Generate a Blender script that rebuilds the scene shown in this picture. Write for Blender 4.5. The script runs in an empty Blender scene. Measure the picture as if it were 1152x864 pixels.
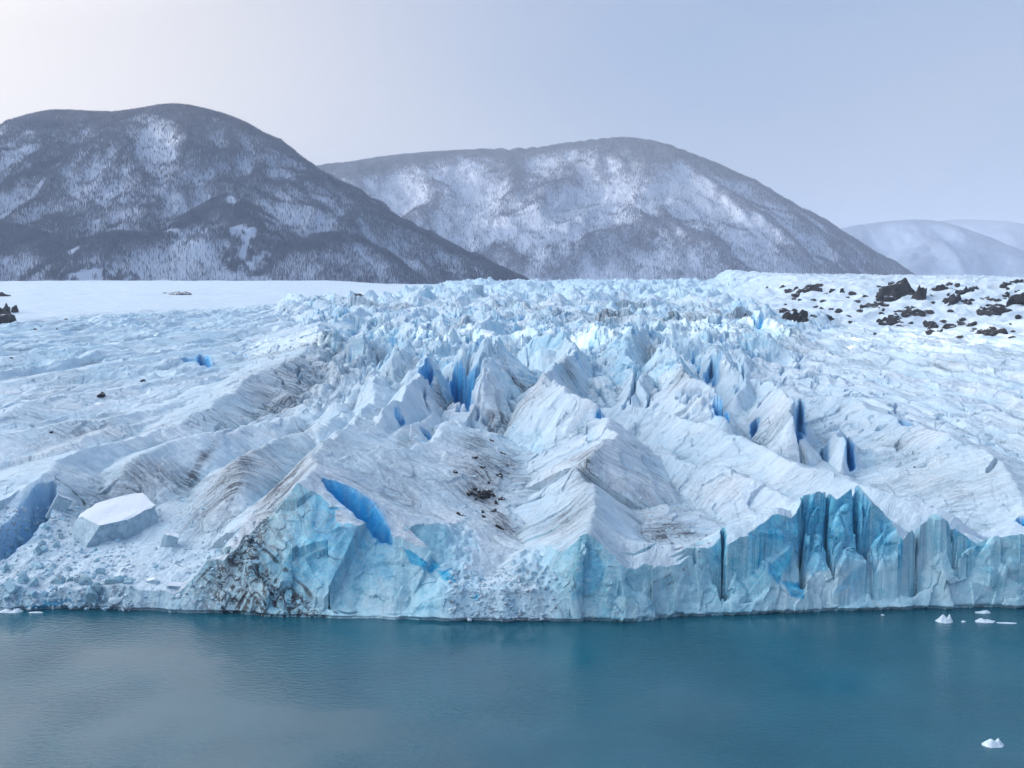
import bpy, math
import numpy as np
from mathutils import Vector
def tick(m): pass
rng = np.random.default_rng(7)
sc = bpy.context.scene
C = sc.collection
PI = math.pi
f32 = np.float32

HAZE = 7.5e-5
SKYTOP = (.15, .32, .54)
# ------------------------------------------------------------------ camera model
CAMH, F = 60.0, 1130.0
PITCH = math.atan(122 / F)
cp, sp = math.cos(PITCH), math.sin(PITCH)

def ray(u, v):
    X = (np.asarray(u, float) - 576) / F
    Y = -(np.asarray(v, float) - 432) / F
    return X, cp + Y * sp, -sp + Y * cp

def at_dist(u, v, D):                       # the point seen at (u,v) at forward distance D
    x, y, z = ray(u, v)
    return np.array([x / y * D, D, CAMH + z / y * D])

# ------------------------------------------------------------------ noise
_P = rng.permutation(256).astype(np.int64)
_P = np.concatenate([_P, _P, _P])
_G = np.linspace(0, 2 * PI, 256, endpoint=False)
_GX, _GY = np.cos(_G).astype(f32), np.sin(_G).astype(f32)
_g3 = rng.normal(size=(256, 3)); _g3 /= np.linalg.norm(_g3, axis=1)[:, None]; _g3 = _g3.astype(f32)
_R = rng.random((8, 256)).astype(f32)

def perlin(x, y, seed=0):
    x = np.asarray(x, f32); y = np.asarray(y, f32)
    xf, yf = np.floor(x), np.floor(y)
    xi = (xf.astype(np.int64) + seed * 37) & 255; yi = (yf.astype(np.int64) + seed * 91) & 255
    x = x - xf; y = y - yf
    u = x * x * x * (x * (x * 6 - 15) + 10); v = y * y * y * (y * (y * 6 - 15) + 10)
    def g(ix, iy, dx, dy):
        h = _P[_P[ix & 255] + (iy & 255)]
        return _GX[h] * dx + _GY[h] * dy
    a = g(xi, yi, x, y); b = g(xi + 1, yi, x - 1, y)
    c = g(xi, yi + 1, x, y - 1); d = g(xi + 1, yi + 1, x - 1, y - 1)
    r = a + u * (b - a)
    return (r + v * ((c + u * (d - c)) - r)) * 1.5

def perlin3(x, y, z, seed=0):
    x = np.asarray(x, f32); y = np.asarray(y, f32); z = np.asarray(z, f32)
    xf, yf, zf = np.floor(x), np.floor(y), np.floor(z)
    xi = (xf.astype(np.int64) + seed * 37) & 255; yi = (yf.astype(np.int64) + seed * 91) & 255; zi = zf.astype(np.int64) & 255
    x = x - xf; y = y - yf; z = z - zf
    s = lambda t: t * t * (3 - 2 * t)
    u, v, w = s(x), s(y), s(z)
    out = 0
    for dz in (0, 1):
        for dy in (0, 1):
            for dx in (0, 1):
                h = _P[_P[_P[(xi + dx) & 255] + ((yi + dy) & 255)] + ((zi + dz) & 255)]
                g = _g3[h]
                wt = (u if dx else 1 - u) * (v if dy else 1 - v) * (w if dz else 1 - w)
                out = out + wt * (g[..., 0] * (x - dx) + g[..., 1] * (y - dy) + g[..., 2] * (z - dz))
    return out * 1.5

def fbm(x, y, o=4, seed=0, gain=.5):
    r = 0; a = 1.0; t = 0
    for i in range(o):
        r = r + a * perlin(x * 2 ** i, y * 2 ** i, seed + i); t += a; a *= gain
    return r / t

def ridged(x, y, o=3, seed=0, gain=.5):
    r = 0; a = 1.0; t = 0
    for i in range(o):
        r = r + a * (1 - np.abs(perlin(x * 2 ** i, y * 2 ** i, seed + i)) * 1.6); t += a; a *= gain
    return r / t

def sstep(a, b, x):
    t = np.clip((x - a) / (b - a), 0, 1)
    return t * t * (3 - 2 * t)

def fins(c, y, cx, cy, amp, slope, seed=0, dens=.8, stretch=1.0):
    """pointed blades scattered over a jittered grid, heights up to amp (metres)"""
    gx = np.floor(c / cx).astype(np.int64); gy = np.floor(y / cy).astype(np.int64)
    out = np.zeros(np.shape(c), f32)
    for dx in (-1, 0, 1):
        for dy in (-1, 0, 1):
            ix, iy = gx + dx, gy + dy
            h = _P[_P[(ix + seed * 13) & 255] + (iy & 255)]
            h2 = _P[_P[(ix + 101 + seed) & 255] + ((iy + 57) & 255)]
            px = (ix + .15 + .7 * _R[0][h]) * cx; py = (iy + .15 + .7 * _R[1][h]) * cy
            an = (_R[2][h] - .5) * 1.5 + (_R[5][h2] > .75) * 1.2
            ca, sa = np.cos(an), np.sin(an)
            ex, ey = c - px, y - py
            lx, ly = ex * ca + ey * sa, -ex * sa + ey * ca
            as_ = 1 + .9 * (_R[3][h2] - .4) * np.sign(lx)
            d = np.sqrt((lx * as_) ** 2 + (ly * (.18 + .3 * _R[4][h2]) * stretch) ** 2)
            pk = amp * (.35 + .65 * _R[6][h]) * (_R[7][h2] < dens)
            out = np.maximum(out, pk - slope * d)
    return out

def facets(x, y, z, s, seed=0):
    """crazed facets: every cell carries its own tilted plane; returns offset in -1..1"""
    x = x / s; y = y / s; z = z / s
    gx, gy, gz = np.floor(x).astype(np.int64), np.floor(y).astype(np.int64), np.floor(z).astype(np.int64)
    best = np.full(np.shape(x), 9., f32); val = np.zeros(np.shape(x), f32)
    for dx in (-1, 0, 1):
        for dy in (-1, 0, 1):
            for dz in (-1, 0, 1):
                ix, iy, iz = gx + dx, gy + dy, gz + dz
                h = _P[_P[_P[(ix + seed) & 255] + (iy & 255)] + (iz & 255)]
                ex = x - ix - _R[0][h]; ey = y - iy - _R[1][h]; ez = z - iz - _R[2][h]
                d = ex * ex + ey * ey + ez * ez
                pl = (_R[3][h] - .5) * .6 + ex * (_R[4][h] - .5) * 1.6 + ez * (_R[5][h] - .5) * 1.6
                m = d < best
                best = np.where(m, d, best); val = np.where(m, pl, val)
    return val

# ------------------------------------------------------------------ glacier height field
BD = [150, 180, 230, 280, 350, 480, 650, 900, 1300, 1700, 2300, 4000]
BZ = [0, 3, 9, 13, 17, 22, 26, 30, 33.5, 36, 38, 40]

def snowmask(x, y):                          # smooth snowfield at the left back and snow hill at the right
    wob = fbm(x / 90, y / 90, 3, 5) * 26
    L = (x - (-330)) * 2.39 * -1 + (y - 650)
    Lm = sstep(0, 60, L / 2.6 + wob) * (1 - sstep(-160, -118, x + wob * .5))
    s = ((x - 270) * 300 + (y - 530) * 83) / 311
    hb_ = sstep(-30, 90, x - .205 * y + wob * .4)
    Rm = sstep(-8, 40, s + wob * .6) * hb_
    s = np.where(hb_ > 0, s * hb_, 0) - 10 * (hb_ <= 0)
    return Lm, Rm, s

def base(x, y, full=False):
    z = np.interp(y, BD, BZ)
    Lm, Rm, s = snowmask(x, y)
    z = z + 7 * Lm * sstep(700, 1500, y) * sstep(-100, -500, x) + 4 * Lm * sstep(-200, -420, x)
    z = z + 26 * sstep(-10, 215, s) - 16 * sstep(300, 700, s)
    z = z + 5 * sstep(-90, -260, x) * sstep(700, 350, y)
    return (z, Lm, Rm) if full else z

def solve(u, v, a):
    """point on the ray of pixel (u,v) that lies a metres above the base surface"""
    x, y, z = ray(u, v)
    D = np.geomspace(150, 2600, 1500)
    zz = CAMH + z / y * D - (base(x / y * D, D) + a)
    k = np.argmax(zz < 0) if (zz < 0).any() else len(D) - 1
    return np.array([x / y * D[k], D[k], CAMH + z / y * D[k]])

# hand-placed crests, far end first: (u, v, height above base); slopes left / right, crest rounding
RIDGES = [
 # name, points, slope_left, slope_right, round, jag, label
 ('ridge', [(643,463,9),(688,480,14),(674,512,14),(655,528,12),(678,556,13),(668,600,13),(655,640,9)], .66, .85, .8, .5,
  'broad streaked snow crest right of the central valley, curling tip on top'),
 ('ridge', [(600,378,11),(640,378,12),(640,400,11),(620,415,12),(633,440,12),(664,453,11)], .9, 1.0, .5, .8,
  'tall crest behind the central valley with sunlit white top'),
 ('serac', [(563,384,13),(543,408,12),(542,426,11),(528,446,6)], .9, .7, .3, .5,
  'thin white blade forming the left rim of the dark bowl'),
 ('serac', [(571,434,7),(560,449,7),(552,470,3)], 1.2, .9, .4, .4, 'small pointed serac below the dark bowl'),
 ('serac', [(540,433,7),(533,452,6),(527,471,2)], 1.3, .9, .3, .4, 'short blade left of the small pointed serac below the bowl'),
 ('ridge', [(505,474,9),(470,499,11),(430,506,14),(385,512,16)], 1.3, .40, .5, .6,
  'wide streaked snow flank left of the central valley'),
 ('ridge', [(483,409,11),(455,437,11),(436,463,9),(425,480,6)], .9, 1.1, .3, .7,
  'notched blue-white fin right of the sunlit trio of knobs'),
 ('ridge', [(459,395,13),(417,447,11),(400,473,12),(378,487,14),(358,508,17),(350,530,18),(305,571,14),(270,612,9)], .95, .47, .4, .7,
  'long knife crest with dirty pinkish left flank above the blue pyramid face'),
 ('serac', [(487,468,8),(469,477,9),(440,488,8),(422,496,5)], 1.5, .9, .5, .3, 'squat blue-white block behind the streaked flank'),
 ('serac', [(431,372,9),(414,390,6)], .9, .9, .4, .6, 'peaked pale serac behind the sunlit trio of knobs'),
 ('serac', [(516,402,10),(528,416,9),(532,432,5)], .9, 1.0, .4, .3, 'white arch over the bright blue hollow'),
 ('serac', [(505,472,9),(517,478,8),(510,500,5)], 1.2, .8, .4, .4, 'brown-streaked block at the head of the central valley'),
 ('ridge', [(530,500,4),(545,540,4),(556,580,4),(562,620,3.5),(566,650,3)], .15, .15, 4, .2, None),
 ('ridge', [(705,530,4),(725,560,4.5),(745,585,6)], .2, .2, 3, .2, None),
 # left fan
 ('ridge', [(420,430,6),(400,442,7),(368,472,9),(340,485,8),(312,494,8),(285,505,9),(270,524,9),(266,556,6)], .8, .7, 1.0, .7,
  'rounded bluish white wall between two dirty gullies'),
 ('ridge', [(361,362,10),(347,394,10),(288,421,9),(250,449,8),(200,480,6),(160,491,5)], .30, .55, .7, .5,
  'long dirty grey flank sweeping down to the left'),
 ('ridge', [(330,468,5),(285,479,6),(230,488,7),(187,500,8),(150,520,7),(135,535,5)], .35, .6, 1.2, .3,
  'smooth rounded snow swell above the white ice block'),
 ('ridge', [(250,449,5),(200,476,6),(150,492,6),(97,503,8),(52,530,9),(20,548,8)], .3, .62, .4, .3,
  'snow ridge ending in a hollow blue arch at the left shore'),
 ('ridge', [(180,467,3.5),(120,484,4),(62,502,4),(0,520,3)], .22, .4, .4, .3, None),
 ('ridge', [(290,432,4),(243,441,4),(150,463,4.5),(62,478,5),(0,490,5)], .2, .35, .4, .3, None),
 ('ridge', [(215,420,3.5),(140,436,4),(45,449,5),(0,470,5)], .2, .35, .4, .3, None),
 ('ridge', [(260,388,3.5),(150,404,4),(60,420,4),(0,432,4)], .2, .35, .5, .3, None),
 ('ridge', [(330,362,4),(200,378,4),(80,392,4),(0,402,4)], .2, .35, .6, .4, None),
 # right fan
 ('ridge', [(752,392,11),(773,421,11),(796,429,11),(812,455,8),(821,477,3)], .8, 1.1, .4, .5,
  'large white slab ending in a point beside the blue crevasse'),
 ('serac', [(735,375,10),(700,380,11),(708,400,9),(712,440,6)], .8, .9, .5, .7,
  'jagged white peak left of the black crack'),
 ('serac', [(728,418,9),(722,433,7),(745,462,3)], 1.1, .9, .3, .4, 'triangular slab right of the black crack'),
 ('serac', [(805,388,11),(812,408,10),(838,428,8),(828,448,5)], 1.2, 1.0, .3, .3,
  'sharp needle-topped fin between two blue crevasses'),
 ('ridge', [(846,426,8),(866,430,8),(884,445,9),(893,470,8),(899,494,3)], .9, 1.3, .5, .4,
  'grey-streaked snow block left of the deep blue slot'),
 ('ridge', [(880,438,4),(905,446,7),(960,449,8),(1000,468,8),(1030,477,8),(1075,492,9),(1120,512,10),(1144,543,9),(1151,575,6)], .5, .45, .5, .3,
  'long smooth snow ridge running down to the right edge'),
 ('serac', [(905,478,6),(902,500,5),(905,512,2)], 1.6, 1.6, .2, .2, 'thin upright splinter right of the deep blue slot'),
 ('serac', [(945,480,6),(953,500,6),(955,525,2)], 1.4, 1.5, .3, .2, 'twisted ice leaf left of the narrow blue slot'),
 ('ridge', [(676,458,8),(752,466,9),(821,487,10),(884,520,11),(925,530,12),(960,540,13),(1016,562,12),(1064,578,11),(1080,600,8)], .75, .5, .9, .3,
  'smooth white snow shoulder above the blue fluted cliff'),
 ('ridge', [(700,505,5),(752,512,7),(804,526,8),(850,545,9),(880,560,10)], .55, .5, .7, .3,
  'low snow shoulder with a thin black crack left of the fluted cliff'),
 ('serac', [(703,498,6),(735,499,7),(752,508,6)], 1.0, .7, .6, .2, 'snow lump with a dark hook-shaped hole'),
 ('ridge', [(196,672,1),(212,655,2.5),(228,640,4),(250,623,6),(288,620,6)], .6, .6, .5, .3, None),
 ('ridge', [(640,625,6),(667,601,10.2),(700,604,10),(745,612,9),(790,612,9),(806,600,10.6),(830,585,12.6),(862,570,14.8),(880,573,14),(898,556,16.5)], .5, .5, .6, .3, None),
 ('ridge', [(1078,602,10.8),(1110,606,10.5),(1152,596,12),(1260,600,12)], .5, .5, .6, .4, None),
 ('serac', [(905,554,17),(925,553,17)], .9, .9, .4, .4, None),
 ('serac', [(957,544,18.5),(961,548,18.5)], .85, .9, .4, .4, 'blue buttress peak topping the fluted cliff'),
 ('serac', [(1057,576,14.3),(1053,582,14.3)], 1.1, 1.0, .4, .4, 'grey-blue pinnacle at the right end of the cliff'),
]

def wfan(y):
    return 1 + .55 * sstep(650, 180, y)

_tents = []
def prep():
    for (nm, pts, sl, sr, rd, jag, lab) in RIDGES:
        mu = sum(p[0] for p in pts) / len(pts); mv = sum(p[1] for p in pts) / len(pts)
        if mu > 395 and mv < 470:
            pts = [(u, v, a * (1.4 if v < 475 else 1.15)) for u, v, a in pts]; sl *= 1.3; sr *= 1.3; jag *= 1.15
        P = np.array([solve(*p) for p in pts])
        # subdivide smoothly
        Q = []
        n = len(P)
        for i in range(n - 1):
            p0, p1, p2, p3 = P[max(i - 1, 0)], P[i], P[i + 1], P[min(i + 2, n - 1)]
            for t in np.linspace(0, 1, 5)[:-1]:
                Q.append(.5 * ((2 * p1) + (-p0 + p2) * t + (2 * p0 - 5 * p1 + 4 * p2 - p3) * t * t + (-p0 + 3 * p1 - 3 * p2 + p3) * t ** 3))
        Q.append(P[-1])
        _tents.append((np.array(Q), sl, sr, rd, jag))

def eval_tents(x, y, h, own, U, V):
    """raise h to the crests; own = index of the crest that made the surface; U,V = along / down the flank"""
    wx = x + perlin(x / 13, y / 13, 21) * 2.0 + perlin(x / 34, y / 34, 26) * 1.8 + perlin(x / 4.3, y / 4.3, 22) * .45
    wy = y + perlin(x / 13, y / 13, 23) * 1.6 + perlin(x / 4.3, y / 4.3, 24) * .45
    for k, (Q, sl, sr, rd, jag) in enumerate(_tents):
        reach = 26 / min(sl, sr) + 5
        m = (x > Q[:, 0].min() - reach) & (x < Q[:, 0].max() + reach) & (y > Q[:, 1].min() - reach) & (y < Q[:, 1].max() + reach)
        if not m.any(): continue
        X, Y = wx[m], wy[m]
        best = np.full(X.shape, 1e9); bz = np.zeros(X.shape); bs = np.ones(X.shape); bt = np.zeros(X.shape)
        acc = 0
        for i in range(len(Q) - 1):
            a, b = Q[i], Q[i + 1]
            dx, dy = b[0] - a[0], b[1] - a[1]; L2 = dx * dx + dy * dy + 1e-9; L = math.sqrt(L2)
            t = np.clip(((X - a[0]) * dx + (Y - a[1]) * dy) / L2, 0, 1)
            ex, ey = X - a[0] - t * dx, Y - a[1] - t * dy
            d = ex * ex + ey * ey
            cr = dx * (Y - a[1]) - dy * (X - a[0])
            mm = d < best
            best = np.where(mm, d, best); bz = np.where(mm, a[2] + t * (b[2] - a[2]), bz)
            bs = np.where(mm, cr, bs); bt = np.where(mm, acc + t * L, bt)
            acc += L
        d = np.sqrt(best)
        sgn = sstep(-1.0, 1.0, bs / (np.sqrt(best) * 1 + .3) / 6)
        s = sl + (sr - sl) * (bs > 0)
        crest = bz + jag * (perlin(bt / 5.5, bt * 0 + k * 3.3, 31) * 1.5 + perlin(bt / 1.9, bt * 0 + k * 3.3, 32) * .6)
        gb = bt + perlin(X / 11, Y / 11, 38) * 3.2 * sstep(0, 8, d) + d * .25 * math.sin(k * 2.3); bt = np.where(d > 0, gb, bt)
        groove = (.35 + 1.1 * sstep(-.3, .4, perlin(X / 17, Y / 17, 39))) * (perlin(bt / 7.5 + d * .06, d / 26, 37) * 2.0 + perlin(bt / 2.6 + d * .05, d / 30, 33) + .6 * perlin(bt / 1.0 + d * .03, d / 14, 34)) * .24 * sstep(0, 6, d)
        hh = crest - s * (np.sqrt(d * d + rd * rd) - rd) * (.86 + .34 * np.exp(-d / 9) + .12 * perlin(X / 15, Y / 15, 40)) + groove
        hm = h[m]
        w = hh > hm
        # soft union
        kk = .7
        e = np.clip(.5 + .5 * (hh - hm) / kk, 0, 1)
        h[m] = hm + (hh - hm) * e + kk * e * (1 - e) * .5
        if own is not None:
            o = own[m]; o[w] = k; own[m] = o
            a_ = U[m]; a_[w] = bt[w] + k * 50; U[m] = a_
            a_ = V[m]; a_[w] = d[w] * np.where(bs[w] > 0, 1, -1); V[m] = a_
    return h

FU = [-400, 0, 100, 200, 300, 450, 600, 700, 750, 830, 920, 1000, 1152, 1600]
FV = [688, 688, 686, 690, 695, 699, 701, 701, 697, 693, 690, 687, 685, 682]
_fx, _fy = [], []
for _u, _v in zip(FU, FV):
    _x, _y, _z = ray(_u, _v); _t = -CAMH / _z
    _fx.append(_x * _t); _fy.append(_y * _t)
def yw(x):                                   # shoreline
    return np.interp(x, _fx, _fy) + perlin(x / 9, x * 0 + 5, 41) * .9 + perlin(x / 2.5, x * 0 + 5, 42) * .35

def xu(u): return (u - 576) / F * 178
SU = [-400, 0, 60, 150, 200, 245, 290, 352, 440, 500, 560, 610, 660, 740, 800, 1000, 1152, 1600]
SS = [.8, .75, .7, .75, 1.1, 1.5, 1.25, 1.3, 1.15, .8, .7, .9, 3.0, 3.0, 3.0, 3.2, 3.0, 3.0]
_sx = [xu(u) for u in SU]

def flutes(x, h):
    """upright scallops of the calved wall at the right, metres of set-back"""
    m = sstep(xu(775), xu(815), x) * sstep(xu(1130), xu(1040), x)
    xx = x + perlin(x / 15, h / 60, 44) * 5.5 + perlin(x / 4, h / 7, 48) * .5 + h * .12 * perlin(x / 12, h * 0, 49)
    cell = np.floor(xx / 8.2); c = np.abs((xx / 8.2) % 1 - .5) * 2
    r_ = _R[3][(cell.astype(np.int64) * 7 + 3) & 255]
    return m * (c * c * 1.3 + (r_ - .5) * 1.8 * sstep(1, .55, c) + sstep(.80, 1, c) * (1.2 + 3.6 * r_)) * sstep(2 + 5 * r_, 10, h)

def cliff(x, y):
    S = np.interp(x, _sx, SS)
    d = y - yw(x)
    h = S * d
    big = facets(x, y * .6, h, 13.0, 3) * 4.6 + facets(x, y * .6, h, 6.5, 9) * 1.6
    rub = sstep(xu(230), xu(150), x) + sstep(xu(470), xu(520), x) * sstep(xu(650), xu(600), x)
    d2 = d - flutes(x, h) - big * sstep(0, 2.5, d) - perlin(x / 5, h / 5, 45) * .5 * sstep(0, 2, d)
    hc = S * d2
    # bench above a small shore cliff in the rubble corners
    lump = fins(x, y, 3.4, 3.4, 2.2, 1.1, 5, 1.0, 3.0) + fins(x + 5, y, 1.5, 1.5, .9, 1.1, 6, 1.0, 3.0)
    hb = np.minimum(np.maximum(d * 1.9, -3), 5.2) + np.maximum(d - 3.5, 0) * .32 + lump * sstep(1, 4, d)
    return np.where(rub > 0, hc * (1 - np.clip(rub, 0, 1)) + hb * np.clip(rub, 0, 1), hc), S, d

CARVES = []     # filled after the uncarved surface can be hit: (pts3d, half width, depth, blue)

def height(x, y, attrs=False, carve=True):
    x = np.asarray(x, float); y = np.asarray(y, float)
    bz, Lm, Rm = base(x, y, True)
    snow = np.clip(Lm + Rm, 0, 1)
    c = x / wfan(y)
    bl = -(52 + (y - 335) * .27); br = 70 + (y - 335) * .42
    wobm = fbm(x / 40, y / 60, 2, 6) * 18
    cm = sstep(-18, 14, x + wobm - bl) * sstep(18, -14, x + wobm - br) * sstep(285, 345, y)
    cm = np.maximum(cm, sstep(1000, 1250, y)) * (1 - snow)
    side = (1 - cm) * (1 - snow)
    wx = c + fbm(x / 22, y / 30, 3, 8) * 5
    wy = y + fbm(x / 22, y / 30, 3, 12) * 7
    far = sstep(450, 1000, y)
    near = sstep(420, 300, y)
    ch = np.zeros(x.shape)
    mk = cm > 0
    if mk.any():
        a_, b_ = wx[mk], wy[mk]
        a_ = a_ + fbm(a_ / 6, b_ / 6, 2, 25) * 2.2; b_ = b_ + fbm(a_ / 6, b_ / 6, 2, 27) * 2.2
        s1 = fins(a_, b_, 18, 27, 14, 1.15, 1); s2 = fins(a_ + 40, b_, 9, 13, 5.5, 1.2, 2)
        s3 = fins(a_, b_ + 9, 4.2, 6, 1.9, 1.1, 3); s4 = fins(a_, b_, 34, 50, 14, .8, 7, .6)
        st = facets(a_, b_ * .7, b_ * 0, 9, 12) * 3.0 + facets(a_, b_ * .7, b_ * 0, 2.6, 13) * .8
        fm = far[mk]; lane = sstep(-.25, .25, fbm(a_ / 38, b_ / 75, 3, 28))
        ch[mk] = np.maximum(np.maximum(s1 * (1 - .5 * near[mk]), s2) * (1 - .55 * fm * (1 - lane)), s4 * (.3 + fm)) + (s3 * .6 + st) * (1 - .5 * fm * (1 - lane)) + ridged(a_ / 60, b_ / 130, 2, 29) * 6 * fm - 3 * fm
    lr = (ridged(wx / 17, y / 150, 3, 14) - .35) * 5.5
    lr2 = (fins(wx, wy, 7, 16, 2.6, .5, 4) + facets(wx, wy * .4, wy * 0, 8, 15) * .9 * sstep(300, 380, y)) * (.4 + .6 * sstep(-.1, .4, fbm(x / 45, y / 60, 2, 17)))
    rough = fbm(x / 6, y / 9, 4, 18) * .7
    nearR = sstep(330, 250, y)
    z = bz + ch * cm + side * (lr * (1 - .55 * nearR) + lr2 * (1 - .7 * nearR)) + rough * (1 - snow * .8)
    z += snow * (fbm(x / 110, y / 110, 3, 19) * 3.0 + Rm * (ridged(x / 34, y / 34, 3, 20) - .5) * 7 * sstep(0, 1, Rm))
    own = np.full(x.shape, -1); U = c * 1.0; V = y * .12
    h = eval_tents(x, y, z.copy(), own, U, V)
    zb = sstep(-88, -60, x + (y - 380) * .2) * sstep(4, -14, x) * sstep(285, 320, y) * sstep(490, 440, y)
    zb = np.maximum(zb, .8 * sstep(22, 40, x) * sstep(118, 90, x) * sstep(320, 350, y) * sstep(520, 470, y))
    mk = zb > 0
    if mk.any():
        a_ = x[mk] + perlin(x[mk] / 4, y[mk] / 4, 46) * 1.5; b_ = y[mk] + perlin(x[mk] / 4, y[mk] / 4, 47) * 1.5
        h[mk] += zb[mk] * (fins(a_, b_, 9, 14, 8.0, 1.3, 17, .8) + fins(a_ + 3, b_, 2.8, 4.5, 1.7, 1.2, 18, .7) * .7 + facets(a_, b_, a_ * 0, 6, 19) * 2.0 - .6)
    brk = (.35 + .9 * sstep(-.1, .35, fbm(x / 28, y / 36, 2, 55))) * (1 - snow) * sstep(192, 212, y) * sstep(900, 500, y) * np.where(x < xu(390) * (y / 178), .55, 1)
    wx2 = x + perlin(x / 5, y / 5, 56) * 1.2; wy2 = y + perlin(x / 5, y / 5, 57) * 1.2
    h = h + brk * (facets(wx2, wy2 * .55, h * .6, 8.5, 21) * 1.5 + facets(wx2, wy2 * .55, h * .6, 3.6, 22) * .5)
    h = h + (perlin(x / 1.7, y / 1.7, 35) * .12 + perlin(x / .7, y / .7, 36) * .05) * (1 - snow) * sstep(500, 250, y)
    blue = np.zeros(x.shape)
    # hairline fractures across the roughest ice, real slots a metre deep
    kx = perlin(x / 9, y / 14, 91) + .35 * perlin(x / 3, y / 3, 92); ky = perlin(x / 30, y / 30, 93)
    crk = sstep(.035, .0, np.abs(kx)) * sstep(.12, .3, ky) * np.clip(cm + .35 * side, 0, 1) * sstep(1100, 700, y) * sstep(240, 280, y)
    zone = np.clip(cm * sstep(900, 600, y) + np.maximum(sstep(-100, -60, x + (y - 380) * .2) * sstep(60, 20, x), sstep(20, 45, x) * sstep(150, 110, x)) * sstep(270, 310, y) * sstep(560, 480, y), 0, 1)
    k2 = perlin(x / 8.5 + y / 60, y / 19, 95) + .22 * perlin(x / 2.5, y / 2.5, 96); k3 = perlin(x / 22, y / 26, 97)
    slot = sstep(.15, .05, np.abs(k2)) * sstep(-.16, .12, k3) * zone
    h = h - crk * 1.6 - slot * 7.0
    if carve:
        for (Q, hw, dep, bl_) in CARVES:
            r = hw + dep + 3
            m = (x > Q[:, 0].min() - r) & (x < Q[:, 0].max() + r) & (y > Q[:, 1].min() - r) & (y < Q[:, 1].max() + r)
            if not m.any(): continue
            X = x[m] + perlin(x[m] / 3, y[m] / 3, 51) * .5; Y = y[m] + perlin(x[m] / 3, y[m] / 3, 52) * .5
            best = np.full(X.shape, 1e9); tt = np.zeros(X.shape); n = len(Q) - 1
            for i in range(n):
                a, b = Q[i], Q[i + 1]; dx, dy = b[0] - a[0], b[1] - a[1]
                t = np.clip(((X - a[0]) * dx + (Y - a[1]) * dy) / (dx * dx + dy * dy + 1e-9), 0, 1)
                d = np.hypot(X - a[0] - t * dx, Y - a[1] - t * dy)
                mm = d < best; best = np.where(mm, d, best); tt = np.where(mm, (i + t) / n, tt)
            w = hw * np.sqrt(np.clip(1 - (2 * tt - 1) ** 2, .05, 1))
            cut = dep * sstep(1.0, .55, best / w)
            h[m] -= cut
            blue[m] = np.maximum(blue[m], bl_ * (.2 * sstep(1.9, 1.1, best / w) + .8 * sstep(1.2, .85, best / w)) * (.92 + .25 * perlin(X / 1.7, Y / 1.7, 53)))
    blue = np.maximum(blue, sstep(.10, .9, slot) * .85)
    hc, S, d = cliff(x, y)
    isc = hc < h
    k = 1.0
    hf = np.minimum(h, hc)
    hf = np.maximum(hf, -4.0)
    if attrs:
        return hf, dict(own=own, U=U, V=V, blue=blue, crk=crk, isc=isc, snow=snow, cm=cm, side=side, Lm=Lm, Rm=Rm, cut=h - hf, d=d)
    return hf

def hit(px, carve=True):
    """where the rays of these pixels meet the glacier"""
    out = []
    D = np.concatenate([np.arange(150, 300, .25), np.geomspace(300, 2400, 700)])
    for (u, v) in px:
        x, y, z = ray(u, v)
        X = x / y * D; Z = CAMH + z / y * D
        H = height(X, D, carve=carve)
        b = Z < np.maximum(H, 0)
        k = int(np.argmax(b)) if b.any() else len(D) - 1
        k = max(k, 1)
        a0 = Z[k - 1] - H[k - 1]; a1 = Z[k] - H[k]
        t = a0 / (a0 - a1) if a0 > 0 > a1 else 1
        d = D[k - 1] + t * (D[k] - D[k - 1])
        out.append((x / y * d, d, CAMH + z / y * d))
    return np.array(out)

prep()
tick('prep')
_carve_px = [  # pixels along the slot, half width m, depth m, blueness
 ([(366,541),(385,553),(405,570),(423,589),(438,611)], 2.6, 9, 1),
 ([(484,408),(474,420)], 2.2, 7, 1),
 ([(512,416),(521,432),(524,446)], 3.8, 11, 1), ([(780,400),(786,418)], 1.8, 5, .8),
 ([(536,420),(533,428)], 2.0, 5, .8),
 ([(449,462),(451,476)], 1.5, 5, 1), ([(481,492),(478,482)], 1.3, 4, .9),
 ([(676,462),(676,470)], 1.4, 5, 1),
 ([(801,400),(800,420),(808,428)], 2.2, 6, .5), ([(804,448),(812,460),(818,470)], 1.7, 6, 1),
 ([(850,470),(848,490)], 1.3, 5, .8), ([(901,448),(900,470),(898,494)], 1.7, 7, .8),
 ([(954,492),(957,510),(955,528)], 1.3, 6, 1), ([(925,505),(930,520)], 1.0, 4, .5), ([(836,410),(838,424)], 2.5, 6, .2),
 ([(1000,462),(1014,475),(1030,479)], .8, 3, .6), ([(720,412),(714,436),(708,455)], .6, 4, .1),
 ([(985,484),(998,477)], 1.2, 3, 0), ([(1112,532),(1121,516)], .8, 3, 0), ([(1150,582),(1152,590)], 1.2, 4, 1),
 ([(786,548),(800,540),(815,533),(824,537)], .5, 1.5, 0), ([(226,400),(233,412)], 3, 5, .9), ([(205,403),(222,404)], 3, 4, .6),
 ([(262,396),(276,402)], 2.5, 4, .3), ([(60,546),(48,562),(28,588),(4,615),(-14,636)], 3.4, 8.5, .45),
]
_cv = []
for pts, hw, dep, b in _carve_px:
    _cv.append((hit(pts, carve=False), hw, dep, b))
CARVES.extend(_cv)

tick('carve')
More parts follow.
